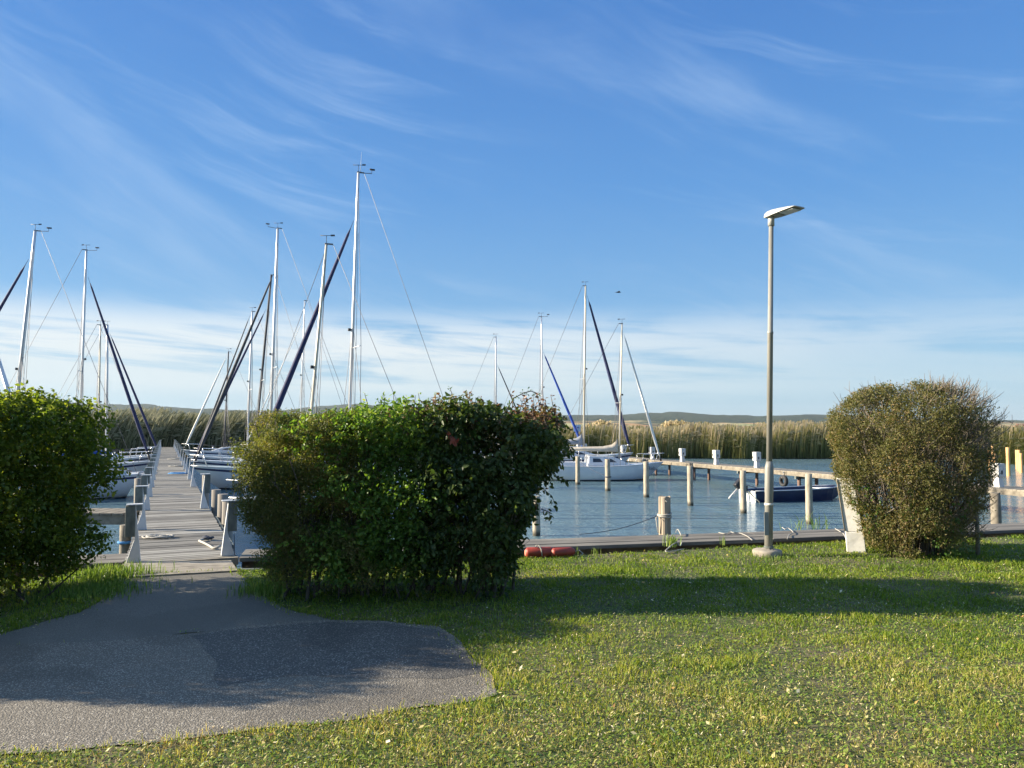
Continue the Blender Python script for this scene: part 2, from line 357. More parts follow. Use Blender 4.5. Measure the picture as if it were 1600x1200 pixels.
# ------------------------------------------------------------------ ground, path, water, far land
rng = np.random.default_rng(7); random.seed(7)
edge_px = [(190, 898), (200, 903), (372, 892), (410, 889), (600, 886), (835, 871), (1080, 859), (1310, 847), (1600, 838)]
edge = [Vector((-40, -1.5, 0)), Vector((-14, 6.2, 0)), G(0, 906), G(120, 901)] + [G(x, y) for x, y in edge_px]
e1 = G(1600, 838); edge += [e1+Vector((6, 1.5, 0)), e1+Vector((40, 9.5, 0))]
def lawn():
    n = len(edge); b = MB()
    near = [Vector((p.x*1.0, -40, 0)) for p in edge]
    vs = near+edge+[p+Vector((.02, .05, -.30)) for p in edge]
    b.add(vs, [(i, i+1, n+i+1, n+i) for i in range(n-1)]+[(n+i, n+i+1, 2*n+i+1, 2*n+i) for i in range(n-1)])
    return b.build('lawn', M['ground'])
tag(lawn(), kind='structure')
def bank():
    n = len(edge); b = MB()
    vs = [p+Vector((.02, .045, -.29)) for p in edge]+[p+Vector((-.1, .9, -.75)) for p in edge]+[p+Vector((-.3, 2.6, -1.6)) for p in edge]
    b.add(vs, [(i, i+1, n+i+1, n+i) for i in range(n-1)]+[(n+i, n+i+1, 2*n+i+1, 2*n+i) for i in range(n-1)])
    return b.build('bank', M['earth'])
tag(bank(), kind='structure')
def poly_sheet(name, pts, z, m):
    b = MB(); vs = [(p.x, p.y, z) for p in pts]; b.add(vs, [tuple(range(len(vs)))])
    o = b.build(name, m)
    if o.data.polygons[0].normal.z < 0: o.data.flip_normals()
    return o
fine_px = [(197, 900), (186, 915), (172, 932), (120, 958), (60, 975), (0, 990), (-160, 1012), (-160, 1030), (0, 1010), (200, 1001), (330, 986), (430, 975), (522, 969), (470, 958), (432, 945), (405, 925), (385, 908), (370, 890)]
coarse_px = [(-160, 1030), (0, 1010), (200, 1001), (330, 986), (430, 975), (522, 969), (600, 972), (688, 981), (735, 1020), (762, 1055), (773, 1086), (700, 1103), (560, 1126), (400, 1141), (240, 1163), (110, 1174), (0, 1180), (-300, 1215), (-500, 1080)]
def jag(pts, amp, seed, step=.12):
    out = []; 
    for i in range(len(pts)):
        a, b = pts[i], pts[(i+1) % len(pts)]; k = max(1, int((b-a).length/step))
        for j in range(k):
            p = a.lerp(b, j/k); q = mnoise.noise_vector(Vector((p.x*2.5, p.y*2.5, seed)))
            out.append(p+Vector((q.x, q.y, 0))*amp)
    return out
path_poly = jag([G(*p) for p in fine_px], .05, 1.5); coarse_poly = jag([G(*p) for p in coarse_px], .06, 5.5)
tag(poly_sheet('path', path_poly, .004, M['asphalt_fine']), kind='structure')
tag(poly_sheet('path_gravel_asphalt', coarse_poly, .008, M['asphalt_coarse']), kind='structure')

patch_px = [(300, 995), (345, 988), (430, 979), (522, 973), (600, 975), (684, 984), (728, 1022), (752, 1054), (700, 1062), (600, 1063), (500, 1058), (430, 1063), (352, 1072), (338, 1045), (322, 1020)]
tag(poly_sheet('path_repair_patch', jag([G(*p) for p in patch_px], .07, 9.5, .08), .0095, M['asphalt_patch']), kind='structure')
b = MB(); b.add([(-900, 2, WZ), (900, 2, WZ), (900, 120, WZ), (-900, 120, WZ)], [(0, 1, 2, 3)])
tag(b.build('water', M['water']), kind='structure')
# marsh behind the reeds and the hills: one sheet in polar cells
prof = [(-700, 628), (0, 631), (180, 633), (250, 636), (330, 637), (400, 641), (450, 641), (500, 634), (560, 632), (620, 637), (700, 645), (760, 649), (830, 650), (890, 648), (950, 648), (1010, 645), (1060, 645), (1110, 648),
        (1180, 650), (1230, 648), (1270, 646), (1310, 648), (1400, 651), (1500, 655), (1560, 656), (1700, 658), (2300, 655)]
def hill_obj():
    cols = np.arange(-760, 2360, 6.0)
    ds = np.array([74, 110, 200, 400, 800, 1300, 1700, 2000, 2300, 2600, 2900, 3200, 3500, 3800, 4100, 4600])
    top = np.interp(cols, [p[0] for p in prof], [p[1] for p in prof])
    V = []
    for d in ds:
        u = (cols-800)/F
        for c, uu_, tp in zip(cols, u, top):
            H = (670-tp)/F*3500+.5
            k = min(max((d-1500)/2000, 0), 1); k = k*k*(3-2*k)
            q = mnoise.fractal(Vector((uu_*9, d/700, 3.3)), .8, 2.1, 5)
            fine = mnoise.noise(Vector((uu_*220, d/60, 1)))
            z = -.9+H*k*(1+.18*q*(1 if d < 3400 else .25))+fine*1.6*k+(6*max(q, 0)*min(d/1500, 1) if d > 500 else 0)*.5
            if d > 3800: z = -.9+H*.8
            V.append((uu_*d, d, z))
    nc = len(cols); Fq = []
    for i in range(len(ds)-1):
        r = np.arange(nc-1)+i*nc; Fq.append(np.stack([r, r+1, r+nc+1, r+nc], 1))
    return np_obj('hills', V, Fq, M['hill'], smooth=True)
def hill_mat():
    m = bpy.data.materials.new('hill_fields_and_woods'); m.use_nodes = True; t = NT(m.node_tree)
    c = t.n('ShaderNodeTexCoord').outputs['Object']; z = t.n('ShaderNodeSeparateXYZ', i_0=c).outputs[2]
    a = t.noise(t.mapping(c, scale=(1, .5, 1)), .004, 6, .6, .5); f = t.noise(t.mapping(c, scale=(1.0, .35, 1), loc=(300, 0, 0)), .006, 3, .5, 1)
    g = t.noise(c, .03, 4, .6)
    wood = t.ramp(g, [(.3, (.022, .036, .024)), (.7, (.05, .070, .038))])
    field = t.ramp(f, [(.30, (.17, .21, .08)), (.42, (.32, .30, .14)), (.52, (.42, .34, .18)), (.60, (.38, .20, .10)), (.70, (.22, .26, .11))])
    up = t.mr(z, 12, 45)
    col = t.mix(t.mr(t.m('ADD', a, t.m('MULTIPLY', up, .30)), .47, .60), field, wood)
    bs = t.n('ShaderNodeBsdfPrincipled', i_Base_Color=col, i_Roughness=1.0); bs.inputs['Specular IOR Level'].default_value = 0
    t.put(bs.inputs['Normal'], t.n('ShaderNodeBump', i_Strength=.8, i_Distance=12.0, i_Height=g))
    t.n('ShaderNodeOutputMaterial', i_0=bs); return m
M['hill'] = hill_mat()
tag(hill_obj(), kind='structure')

# ------------------------------------------------------------------ grass and fallen leaves
def inside(pts, poly):
    x, y = pts[:, 0], pts[:, 1]; r = np.zeros(len(pts), bool); n = len(poly)
    for i in range(n):
        a, b = poly[i], poly[(i+1) % n]
        if a.y == b.y: continue
        c = ((a.y > y) != (b.y > y)) & (x < (b.x-a.x)*(y-a.y)/(b.y-a.y)+a.x); r ^= c
    return r
def vnoise(p, s, seed=0.0):
    return np.array([mnoise.noise(Vector((a*s, b*s, seed))) for a, b in p])
ed_x = np.array([p.x for p in edge]); ed_y = np.array([p.y for p in edge])
def sample_lawn(n, y0, y1, ypow=0.0):
    u = rng.random(n)
    Y = (y0**(1-ypow)+u*(y1**(1-ypow)-y0**(1-ypow)))**(1/(1-ypow)) if ypow != 1 else y0*(y1/y0)**u
    X = (rng.random(n)*2-1)*(Y*.70+.6)
    p = np.stack([X, Y], 1)
    ok = (Y < np.interp(X, ed_x, ed_y)-.02) & ~inside(p, path_poly) & ~inside(p, coarse_poly)
    return p[ok]
M['grass'] = leaf_mat('grass_blades', [(0, (.085, .145, .012)), (.30, (.17, .25, .022)), (.55, (.28, .32, .04)), (.75, (.42, .39, .10)), (.9, (.56, .47, .22)), (1, (.30, .20, .09))], .45, .5, .9, .50, spec=.3, lush=.22)
M['clover'] = leaf_mat('lawn_weed_leaves', [(0, (.06, .12, .014)), (.5, (.15, .24, .03)), (.85, (.28, .33, .07)), (1, (.50, .43, .17))], .30, .45, .9, .3, spec=.4, lush=.15)
M['litter'] = leaf_mat('dry_litter', [(0, (.12, .07, .035)), (.25, (.26, .18, .09)), (.55, (.46, .38, .20)), (.8, (.62, .55, .33)), (1, (.78, .74, .58))], .1, .6, 3, .2, spec=.2)
def blades(name, p, hmin, hmax, w0, w1, m, lean=.6, z0=0.0, parent=None, zs=None):
    n = len(p); a = rng.random(n)*2*np.pi; h = hmin+(hmax-hmin)*rng.random(n)**1.5; ww = w0+(w1-w0)*rng.random(n)
    h *= (1+.1*(p[:, 1]-5)/5).clip(.8, 1.1)*np.clip(1+1.3*vnoise(p, 3.2, 15)+.5*vnoise(p, .9, 6), .45, 1.9)
    ww *= (p[:, 1]/5).clip(.8, 2.0)
    la = rng.random(n)*2*np.pi; le = h*lean*rng.random(n)
    wx, wy = np.cos(a)*ww/2, np.sin(a)*ww/2
    zb = np.full(n, z0) if zs is None else zs
    X, Y = p[:, 0], p[:, 1]; lx, ly = np.cos(la)*le, np.sin(la)*le
    V = np.zeros((n, 5, 3))
    V[:, 0] = np.stack([X-wx, Y-wy, zb-.005], 1); V[:, 1] = np.stack([X+wx, Y+wy, zb-.005], 1)
    V[:, 2] = np.stack([X+wx*.9+lx*.35, Y+wy*.9+ly*.35, zb+h*.6], 1); V[:, 3] = np.stack([X-wx*.9+lx*.35, Y-wy*.9+ly*.35, zb+h*.6], 1)
    V[:, 4] = np.stack([X+lx, Y+ly, zb+h*.95], 1)
    k = np.arange(n)[:, None]*5
    return np_obj(name, V.reshape(-1, 3), [k+np.array([[0, 1, 2, 3]]), k+np.array([[3, 2, 4]])], m, parent)
p = sample_lawn(400000, 3.3, 14.5, 0.5)
tone = vnoise(p[:, :2], 1.3, 2)+.6*vnoise(p, .45, 9)+.35*(p[:, 1] < 7)*0
keep = rng.random(len(p)) < np.clip(.90-1.9*np.clip(tone-.12, 0, 1), .26, 1)*np.clip(.55+.09*(p[:, 1]-3.5), .55, 1)
tag(blades('grass', p[keep], .012, .042, .003, .0065, M['grass'], 1.3), kind='stuff')
# leafy weeds in the near lawn: small rosette leaves lying flat
def scatter_leaves(name, p, smin, smax, m, tilt=.5, zlo=.004, zhi=.03, asp=.5):
    n = len(p); s = smin+(smax-smin)*rng.random(n); a = rng.random(n)*2*np.pi
    D = np.stack([np.cos(a), np.sin(a), (rng.random(n)-.35)*tilt*2], 1); S = np.stack([-np.sin(a), np.cos(a), (rng.random(n)-.5)*tilt*2], 1)
    C = np.stack([p[:, 0], p[:, 1], zlo+(zhi-zlo)*rng.random(n)], 1)
    V = np.zeros((n, 4, 3)); s = s[:, None]
    V[:, 0] = C-D*s*.5; V[:, 1] = C+S*s*asp*.5; V[:, 2] = C+D*s*.5; V[:, 3] = C-S*s*asp*.5
    V[:, :, 2] = np.maximum(V[:, :, 2], .003)
    k = np.arange(n)[:, None]*4
    return np_obj(name, V.reshape(-1, 3), [k+np.array([[0, 1, 2, 3]])], m)
p = sample_lawn(120000, 3.3, 11, .7)
tag(scatter_leaves('lawn_weeds', p, .010, .028, M['clover'], .7, .008, .032), kind='stuff')
p = sample_lawn(80000, 3.3, 13, .7)
tn = vnoise(p, .8, 4); p = p[rng.random(len(p)) < np.clip(.55+tn*.9, .1, 1)]
tag(scatter_leaves('dry_clippings', p, .008, .024, M['litter'], .8, .008, .034, .28), kind='stuff')
p = sample_lawn(800, 3.4, 13, .4)
M['fallen'] = leaf_mat('fallen_leaves', [(0, (.20, .09, .04)), (.3, (.42, .28, .08)), (.6, (.60, .48, .16)), (1, (.75, .70, .52))], .15, .55, 3, .1)
tag(scatter_leaves('fallen_leaves', p, .018, .046, M['fallen'], .8, .020, .036, .5), kind='stuff')
# leaves and crumbs blown along the path edges
q = []
def rim(a, b_): return [v for v in a if min((v-w_).length for w_ in b_) > .16]
rim_pts = rim(path_poly, coarse_poly)+rim(coarse_poly, path_poly)
for poly in (rim_pts,):
    for v in poly:
        for _ in range(14):
            if rng.random() < .75: q.append((v.x+rng.normal()*.09, v.y+rng.normal()*.09))
q = np.array(q)
tag(scatter_leaves('path_edge_litter', q, .008, .026, M['litter'], .4, .016, .028, .5), kind='stuff')

q = []
for v in rim_pts:
    dens = .5+.9*mnoise.noise(Vector((v.x*1.7, v.y*1.7, 3)))
    for _ in range(int(34*max(dens, .12))): q.append((v.x+rng.normal()*.045, v.y+rng.normal()*.045))
tag(blades('path_edge_grass', np.array(q), .014, .045, .003, .0065, M['grass'], 1.2, .006), kind='stuff')
def tuft(name, c, n, r, h, m, label, cat, group=None, wid=(.004, .009), lean=.5):
    c = Vector(c); pts = np.stack([rng.normal(0, r*.5, n), rng.normal(0, r*.5, n)], 1)
    t = empty(name, c, 0, label, cat, group)
    a = rng.random(n)*2*np.pi; hh = h*(.45+.55*rng.random(n)); ww = wid[0]+(wid[1]-wid[0])*rng.random(n); la = rng.random(n)*2*np.pi; le = hh*lean*rng.random(n)
    V = np.zeros((n, 5, 3)); X, Y = pts[:, 0], pts[:, 1]; wx, wy = np.cos(a)*ww/2, np.sin(a)*ww/2; lx, ly = np.cos(la)*le, np.sin(la)*le
    z = np.zeros(n)-.02
    V[:, 0] = np.stack([X-wx, Y-wy, z], 1); V[:, 1] = np.stack([X+wx, Y+wy, z], 1)
    V[:, 2] = np.stack([X+wx+lx*.35, Y+wy+ly*.35, hh*.6], 1); V[:, 3] = np.stack([X-wx+lx*.35, Y-wy+ly*.35, hh*.6], 1); V[:, 4] = np.stack([X+lx, Y+ly, hh*.92], 1)
    k = np.arange(n)[:, None]*5
    np_obj('blades', V.reshape(-1, 3), [k+np.array([[0, 1, 2, 3]]), k+np.array([[3, 2, 4]])], m, t)
    return t
M['tall_grass'] = leaf_mat('tall_grass', [(0, (.07, .13, .02)), (.5, (.15, .24, .04)), (.85, (.26, .33, .08)), (1, (.45, .42, .2))], .35, .5, 2, .2)
tuft('grass_tuft', G(172, 902), 900, .42, .16, M['tall_grass'], 'bright tall grass tuft at the left corner of the wooden ramp', 'grass tuft', 'uncut grass tufts by the path')
tuft('grass_tuft', G(140, 925), 1500, .55, .10, M['tall_grass'], 'low bright grass strip under the right end of the left hedge', 'grass tuft', 'uncut grass tufts by the path')
tuft('grass_tuft', G(418, 925), 700, .30, .12, M['tall_grass'], 'yellowish grass tuft at the left foot of the middle hedge beside the path', 'grass tuft', 'uncut grass tufts by the path')
tuft('grass_tuft', G(1493, 870), 160, .12, .12, M['tall_grass'], 'small pale grass tuft at the right foot of the round bush', 'grass tuft', 'uncut grass tufts by the path')

# ------------------------------------------------------------------ quay boardwalks
QD = Vector((1, .235, 0)).normalized(); QN = Vector((-QD.y, QD.x, 0)); QA = math.atan2(QD.y, QD.x)
Q0 = Vector((.33, 11.35, DZ))           # a point on the near edge
def quay(s0, s1, label, seed):
    r = random.Random(seed)
    t = empty('boardwalk', Q0+QD*s0, QA, label, 'boardwalk', 'boardwalks along the quay')
    L = s1-s0; b = MB(); x = 0
    while x < L:
        l = min(4.0, L-x)
        for k in range(3):
            b.box((x+l/2, .135+k*.272, -.03+r.uniform(-.004, .004)), (l-.012, .255, .055))
        x += 4.0
    b.build('deck', M['wood_grey_x'], t, .006)
    b = MB(); b.box((L/2, .30, -.12), (L-.03, .06, .12)); b.box((L/2, .76, -.12), (L-.03, .06, .12)); b.build('beam', M['wood_beam'], t)
    MB().box((L/2, .70, -.62), (L-.03, .04, 1.1)).build('gap_darkening_boards', M['wood_dark'], t)  # dark boards added under the deck so the gap beneath looks black
    x = .4
    while x < L:
        MB().tube([(x, .34, -1.5), (x, .34, -.19)], .06, 8).build('support_post', M['wood_dark'], t); x += 3.2
    return t
M['wood_grey_x'] = mat('weathered_quay_planks', [(0, (.06, .055, .045)), (.5, (.16, .145, .12)), (1, (.29, .265, .22))], 6, 5, .8, bump=.004, stretch=(.12, 1, 1), bscale=30)
DD = Vector((-.4111, .9116, 0)).normalized(); DN = Vector((DD.y, -DD.x, 0)); DA = math.atan2(DD.y, DD.x)-math.pi/2
# dock near edge corners
dl, drt = G(201, 876.5, DZ), G(366, 873, DZ)
sl = (dl-Q0).dot(QD); sr = (drt-Q0).dot(QD)
quay(sl-9, sl-.05, 'grey three-plank boardwalk along the quay left of the dock', 1)
quay(sr+.05, sr+22, 'long grey three-plank boardwalk along the lawn edge right of the dock', 2)

# ------------------------------------------------------------------ the dock
D0 = (dl+drt)/2; DW = 1.36
def dpt(s, t, z=0.0): return D0+DD*s+DN*t+Vector((0, 0, z))
dock = empty('dock', D0, DA, 'long straight weathered plank dock between white posts running out to the reeds', 'dock')
DL = 69.5
b = MB(); s = .07; r = random.Random(3)
while s < DL:
    b.box((r.uniform(-.008, .008), s, -.02+r.uniform(-.003, .003)), (DW, .120, .04), rz=r.uniform(-.004, .004)); s += .142
def plank_mat():
    m = bpy.data.materials.new('dock_planks'); m.use_nodes = True; t = NT(m.node_tree)
    geo = t.n('ShaderNodeNewGeometry'); c = t.n('ShaderNodeTexCoord').outputs['Object']
    rnd = geo.outputs['Random Per Island']
    n = t.noise(t.mapping(c, scale=(.35, 6, 6)), 6, 5, .65); n2 = t.noise(c, 3, 4, .6)
    f = t.m('ADD', t.m('MULTIPLY', rnd, .35), t.m('ADD', t.m('MULTIPLY', n, .45), t.m('MULTIPLY', n2, .25)))
    col = t.ramp(f, [(.28, (.07, .064, .052)), (.5, (.19, .178, .152)), (.72, (.34, .325, .285))])
    bs = t.n('ShaderNodeBsdfPrincipled', i_Base_Color=col, i_Roughness=.75)
    t.put(bs.inputs['Normal'], t.n('ShaderNodeBump', i_Strength=.7, i_Distance=.004, i_Height=n))
    t.n('ShaderNodeOutputMaterial', i_0=bs); return m
b.build('deck', plank_mat(), dock)
for tx in (-DW/2+.03, DW/2-.03):
    MB().box((tx, DL/2, -.135), (.08, DL-.1, .18)).build('stringer', M['wood_beam'], dock)
s = .9
while s < DL:
    for tx in (-DW/2+.06, DW/2-.06):
        MB().tube([(tx, s, -1.4), (tx, s, -.225)], .075, 8).build('support_pile', M['wood_grey'], dock)
    s += 3.51
MB().box((0, -.05, -.05), (DW+.04, .07, .10)).build('end_board', M['wood_deck'], dock)
# skirt boards on the right edge near the shore
b = MB()
for k in range(14): b.box((DW/2+.045, 1.4+k*.30, -.30), (.04, .27, .56))
b.build('fender_boards', M['wood_dark'], dock)
# ramp board
ramp = empty('ramp', (0, 0, 0), 0, 'worn wooden ramp board bridging the path and the dock', 'ramp')
a0, a1, a2, a3 = G(197, 901, .022), G(371, 891, .022), G(366, 877, DZ+.01), G(201, 881, DZ+.01)
a3 = dl+Vector((0, -.12, .0)); a2 = drt+Vector((0, -.12, 0))
b = MB()
for k in range(2):
    u0, u1 = k*.5, k*.5+.492
    A, B = a0.lerp(a3, u0), a1.lerp(a2, u0); C, D = a1.lerp(a2, u1), a0.lerp(a3, u1)
    dn = Vector((0, 0, -.035)); b.hexa([A+dn, B+dn, C+dn, D+dn], [A, B, C, D])
b.build('board', M['wood_deck'], ramp)
M0 = MB().box(((a0+a1)/2+Vector((0, .5, -.14))).to_tuple(), (1.5, .08, .18), rz=.12); M0.build('bearer', M['wood_dark'], ramp)

ORD = ['first', 'second', 'third', 'fourth', 'fifth', 'sixth', 'seventh', 'eighth', 'ninth', 'tenth', 'eleventh', 'twelfth', 'thirteenth', 'fourteenth', 'fifteenth', 'sixteenth', 'seventeenth', 'eighteenth', 'nineteenth', 'twentieth']
def dock_post(s, side, label, block=True, h=.74):
    t = empty('dock_post', dpt(s, side*(DW/2-.19)), DA, label, 'post', 'white posts along the dock')
    sg = side
    poly = [(0, 0), (.168, 0), (.168, .02), (.080, h*.42), (.080, h)]
    poly = [(sg*x, z) for x, z in poly]
    if sg < 0: poly = poly[::-1]
    MB().prism(poly, (0, 0, .001), (1, 0, 0), (0, 0, 1), (0, 1, 0), .10).build('post_board', M['white_paint'], t, .006)
    MB().box((sg*.092, .0, h+.007), (.19, .14, .012)).build('cap', M['white_paint'], t)
    if block:
        bb = MB().box((sg*.137, .0, h*.72), (.118, .12, h*.54)); bb.build('wooden_block', M['wood_dark'], t, .006)
    return t
for k in range(19):
    nm = 'white dock post with a wooden block, %s from shore on the left side' % ORD[k]
    dock_post(.06+k*3.51, -1, nm, True)
rpos = [.12, 6.95, 13.9, 17.5, 21.0, 24.5, 28.4, 34, 40, 46, 53, 60, 66]
for k, s in enumerate(rpos):
    nm = 'white dock post %s, %s from shore on the right side' % (['with wooden block and dark cable', 'with a grey wooden block', 'with a plain white front'][k] if k < 3 else 'with a plain front' if k < 7 else 'with a wooden block', ORD[k])
    dock_post(s, 1, nm, k in (0, 1) or k > 6)
# cable below the first right post block
MB().tube([dpt(.06, DW/2-.03, .30), dpt(.05, DW/2-.02, .02), dpt(.02, DW/2+.06, -.05)], .006, 6).build('power_cable', M['black'])
tag(bpy.data.objects['power_cable'], 'thin dark cable hanging below the block of the nearest right dock post', 'cable')
# round piles standing against the dock
for k, (s, t_, h, lab) in enumerate([(4.1, 1, .40, 'round grey pile against the right edge of the dock between the first two posts'), (5.4, 1, .42, 'second round grey pile tight behind the first on the right edge of the dock'),
                                (7.6, 1, .35, 'round grey pile just behind the second right dock post'), (12.5, 1, .42, 'dark round pile in front of the third right dock post'), (11.5, -1, .42, 'weathered round pile behind the third left dock post')]):
    c = dpt(s, t_*(DW/2+.17))
    t = empty('dock_pile', (c.x, c.y, WZ-.5), 0, lab, 'pile', 'round piles against the dock')
    MB().tube([(0, 0, 0), (0, 0, DZ+h-WZ+.5)], .10, 12).build('pile_shaft', M['wood_grey'], t)
# finger pier to the left
fc = dpt(7.0, -DW/2)
fp = empty('finger_pier', (fc.x-.02, fc.y, DZ), math.radians(178), 'short side pier with crosswise planks leaving the dock to the left', 'pier')
b = MB(); x = .1
while x < 6: b.box((x+.1, 0, -.025), (.225, 1.0, .05)); x += .25
b.build('deck', M['wood_beam'], fp, .005)
for y in (-.44, .44): MB().box((3, y, -.145), (5.9, .07, .18)).build('beam', M['wood_beam'], fp)
for x in (2.2, 5.2):
    for y in (-.36, .36): MB().tube([(x, y, -1.4), (x, y, -.24)], .08, 8).build('support_pile', M['wood_grey'], fp)

# ------------------------------------------------------------------ piles in the water
def wob_pile(name, x, y, zt, r, label, m, group, lean=(0, 0), rope=False, notch=False, zb=None, cat='mooring pile'):
    zb = WZ-.6 if zb is None else zb
    t = empty(name, (x, y, zb), 0, label, cat, group); H = zt-zb
    pts = [(lean[0]*H*k/6+random.uniform(-.006, .006), lean[1]*H*k/6, H*k/6) for k in range(7)]
    MB().tube(pts, [r*1.08, r*1.05, r*1.03, r*1.0, r*.98, r*.97, r*.94], 14).build('pile_shaft', m, t)
    return t
def pile_mat():   # pale dry wood, dark and wet near the water
    m = bpy.data.materials.new('mooring_pile_wood'); m.use_nodes = True; t = NT(m.node_tree)
    c = t.n('ShaderNodeTexCoord').outputs['Object']; z = t.n('ShaderNodeSeparateXYZ', i_0=c).outputs[2]
    n = t.noise(t.mapping(c, scale=(1, 1, .12)), 22, 5, .65); n2 = t.noise(c, 3, 4, .6)
    col = t.ramp(t.m('ADD', t.m('MULTIPLY', n, .7), t.m('MULTIPLY', n2, .3)), [(.3, (.15, .12, .08)), (.5, (.34, .295, .22)), (.7, (.50, .45, .35))])
    wet = t.mr(t.m('ADD', z, t.m('MULTIPLY', n2, .12)), .86, .70)
    col = t.mix(wet, col, (.055, .05, .035))
    bs = t.n('ShaderNodeBsdfPrincipled', i_Base_Color=col, i_Roughness=.8)
    t.put(bs.inputs['Normal'], t.n('ShaderNodeBump', i_Strength=.8, i_Distance=.012, i_Height=n))
    t.n('ShaderNodeOutputMaterial', i_0=bs); return m
M['pile'] = pile_mat()
piles = [(903, 757, 713, .115, 'pale mooring pile in front of the stern of the white sailboat'), (950, 767, 717.5, .12, 'pale mooring pile with a rope round it before the white sailboat cabin'),
         (1010, 777, 721, .115, 'pale mooring pile in front of the bow of the white sailboat'), (1079, 790, 728, .105, 'pale mooring pile standing alone right of the white sailboat'),
         (1162, 802, 735, .10, 'pale mooring pile just left of the stern of the dark blue boat'), (1265, 819, 740, .10, 'pale mooring pile in front of the bow of the dark blue boat')]
PILE = []
for px, yb, yt, r_, lab in piles:
    g = G(px, yb, WZ); zt = P(px, yt, g.y).z
    wob_pile('mooring_pile', g.x, g.y, zt, r_, lab, M['pile'], 'pale mooring piles in a row', (random.uniform(-.006, .006), 0)); PILE.append((g.x, g.y, zt))
g = P(1555, 770, 16.8); wob_pile('mooring_pile', g.x, g.y, g.z, .105, 'thick grey mooring pile under the jetty right of the round bush', M['wood_beam'], 'pale mooring piles in a row')
g = P(838, 775, 20.0); wob_pile('mooring_pile', g.x, g.y, g.z, .10, 'mooring pile half hidden by the right end of the middle hedge', M['pile'], 'pale mooring piles in a row')
g = P(196, 820, 13.6); gb = g
pl_ = wob_pile('mooring_pile', g.x, g.y, g.z, .095, 'short mooring pile with blue rope beside the first left dock post', M['wood_beam'], 'pale mooring piles in a row')
MB().torus((0, 0, g.z-WZ+.6-.30), .105, .02, (1, 0, 0), (0, 1, 0), 16, 6).build('rope_band', M['rope_blue'], pl_)
# weathered stump just behind the boardwalk
g = P(1038, 776, 13.5)
st = empty('stump_pile', (g.x, g.y, WZ-.4), 0, 'short thick cracked stump behind the boardwalk with rope round it', 'mooring pile')
H = g.z-WZ+.4; b = MB(); n = 18; rings = []
for k in range(9):
    zz = H*k/8; ring = []
    for j in range(n):
        a = 2*math.pi*j/n; rr = .108*(1-.06*k/8)*(1+.06*math.sin(a*3+1))*(1-.20*math.exp(-((a-3.9)/.18)**2))*(1-.16*math.exp(-((a-5.1)/.15)**2))
        ring.append((rr*math.cos(a), rr*math.sin(a), zz+(.012*math.sin(a*4) if k == 8 else 0)))
    rings.append(ring)
vs = [q for R in rings for q in R]; fs = [(i*n+j, i*n+(j+1) % n, (i+1)*n+(j+1) % n, (i+1)*n+j) for i in range(8) for j in range(n)]+[tuple(8*n+j for j in range(n))]
b.add(vs, fs, False); b.build('trunk', mat('cracked_pile_wood', [(0, (.10, .075, .05)), (.5, (.32, .26, .19)), (1, (.50, .43, .34))], 14, 6, .85, bump=.012, stretch=(1, 1, .08), bscale=20), st)
MB().torus((0, 0, H-.30), .118, .012, (1, 0, .1), (0, 1, .05), 18, 6).torus((0, 0, H-.34), .12, .011, (1, 0, -.08), (0, 1, .02), 18, 6).build('rope_band', M['rope'], st)
MB().tube([(-.12, -.03, H-.33), (-.16, -.06, H-.36), (-.145, -.05, H-.48), (-.12, -.04, H-.62)], .010, 6).build('rope_end', M['rope'], st)
MB().tube([(.0, -.10, H-.06), (.03, -.115, H-.09)], .008, 6).build('rope_stub', M['rope'], st)
# mooring line from the stump to the quay
A = Vector((g.x-.14, g.y-.06, g.z-.33)); B = G(905, 835, DZ+.02)
MB().tube([A.lerp(B, k/10)+Vector((0, 0, -.06*math.sin(math.pi*k/10))) for k in range(11)], .006, 6).build('mooring_line', M['rope_dark'])
tag(bpy.data.objects['mooring_line'], 'thin dark line stretched over the water from the stump to the boardwalk', 'rope')
# line between two mooring piles
a_, b_ = PILE[0], PILE[1]
A = Vector((a_[0]+.1, a_[1]-.1, a_[2]-.25)); B = Vector((b_[0], b_[1]-.1, b_[2]-.75))
o = MB().tube([A.lerp(B, k/8)+Vector((0, 0, -.1*math.sin(math.pi*k/8))) for k in range(9)], .010, 6).build('mooring_line', M['rope_dark'])
tag(o, 'dark mooring line sagging between the two piles before the white sailboat', 'rope')
t0 = MB().torus((b_[0], b_[1], b_[2]-.78), .135, .02, (1, 0, 0), (0, 1, 0), 16, 6).build('rope_coil', M['rope_dark']); tag(t0, 'dark rope wound round the pile before the sailboat cabin', 'rope')
# fresh orange poles far right
for px, yb, yt, lab in [(1576, 744, 699, 'fresh orange wooden pole standing alone right of the white jetty box'), (1590, 733, 703, 'farthest fresh orange pole at the right border'), (1596, 739, 708, 'shorter fresh orange pole at the right border'),
                        (1593, 736, 703, 'fresh orange pole between two others at the right border'), (1547, 745, 704, 'thin fresh pole left of the pole cluster behind the jetty box'), (1552, 738, 696, 'tallest thin fresh pole behind the jetty box'), (1555, 747, 708, 'thick fresh pole directly behind the jetty box')]:
    g = G(px, yb, WZ); wob_pile('wooden_pole', g.x, g.y, P(px, yt, g.y).z, .105 if 'thin' not in lab else .07, lab, M['fresh_wood'], 'fresh orange poles in the lake', cat='pole')

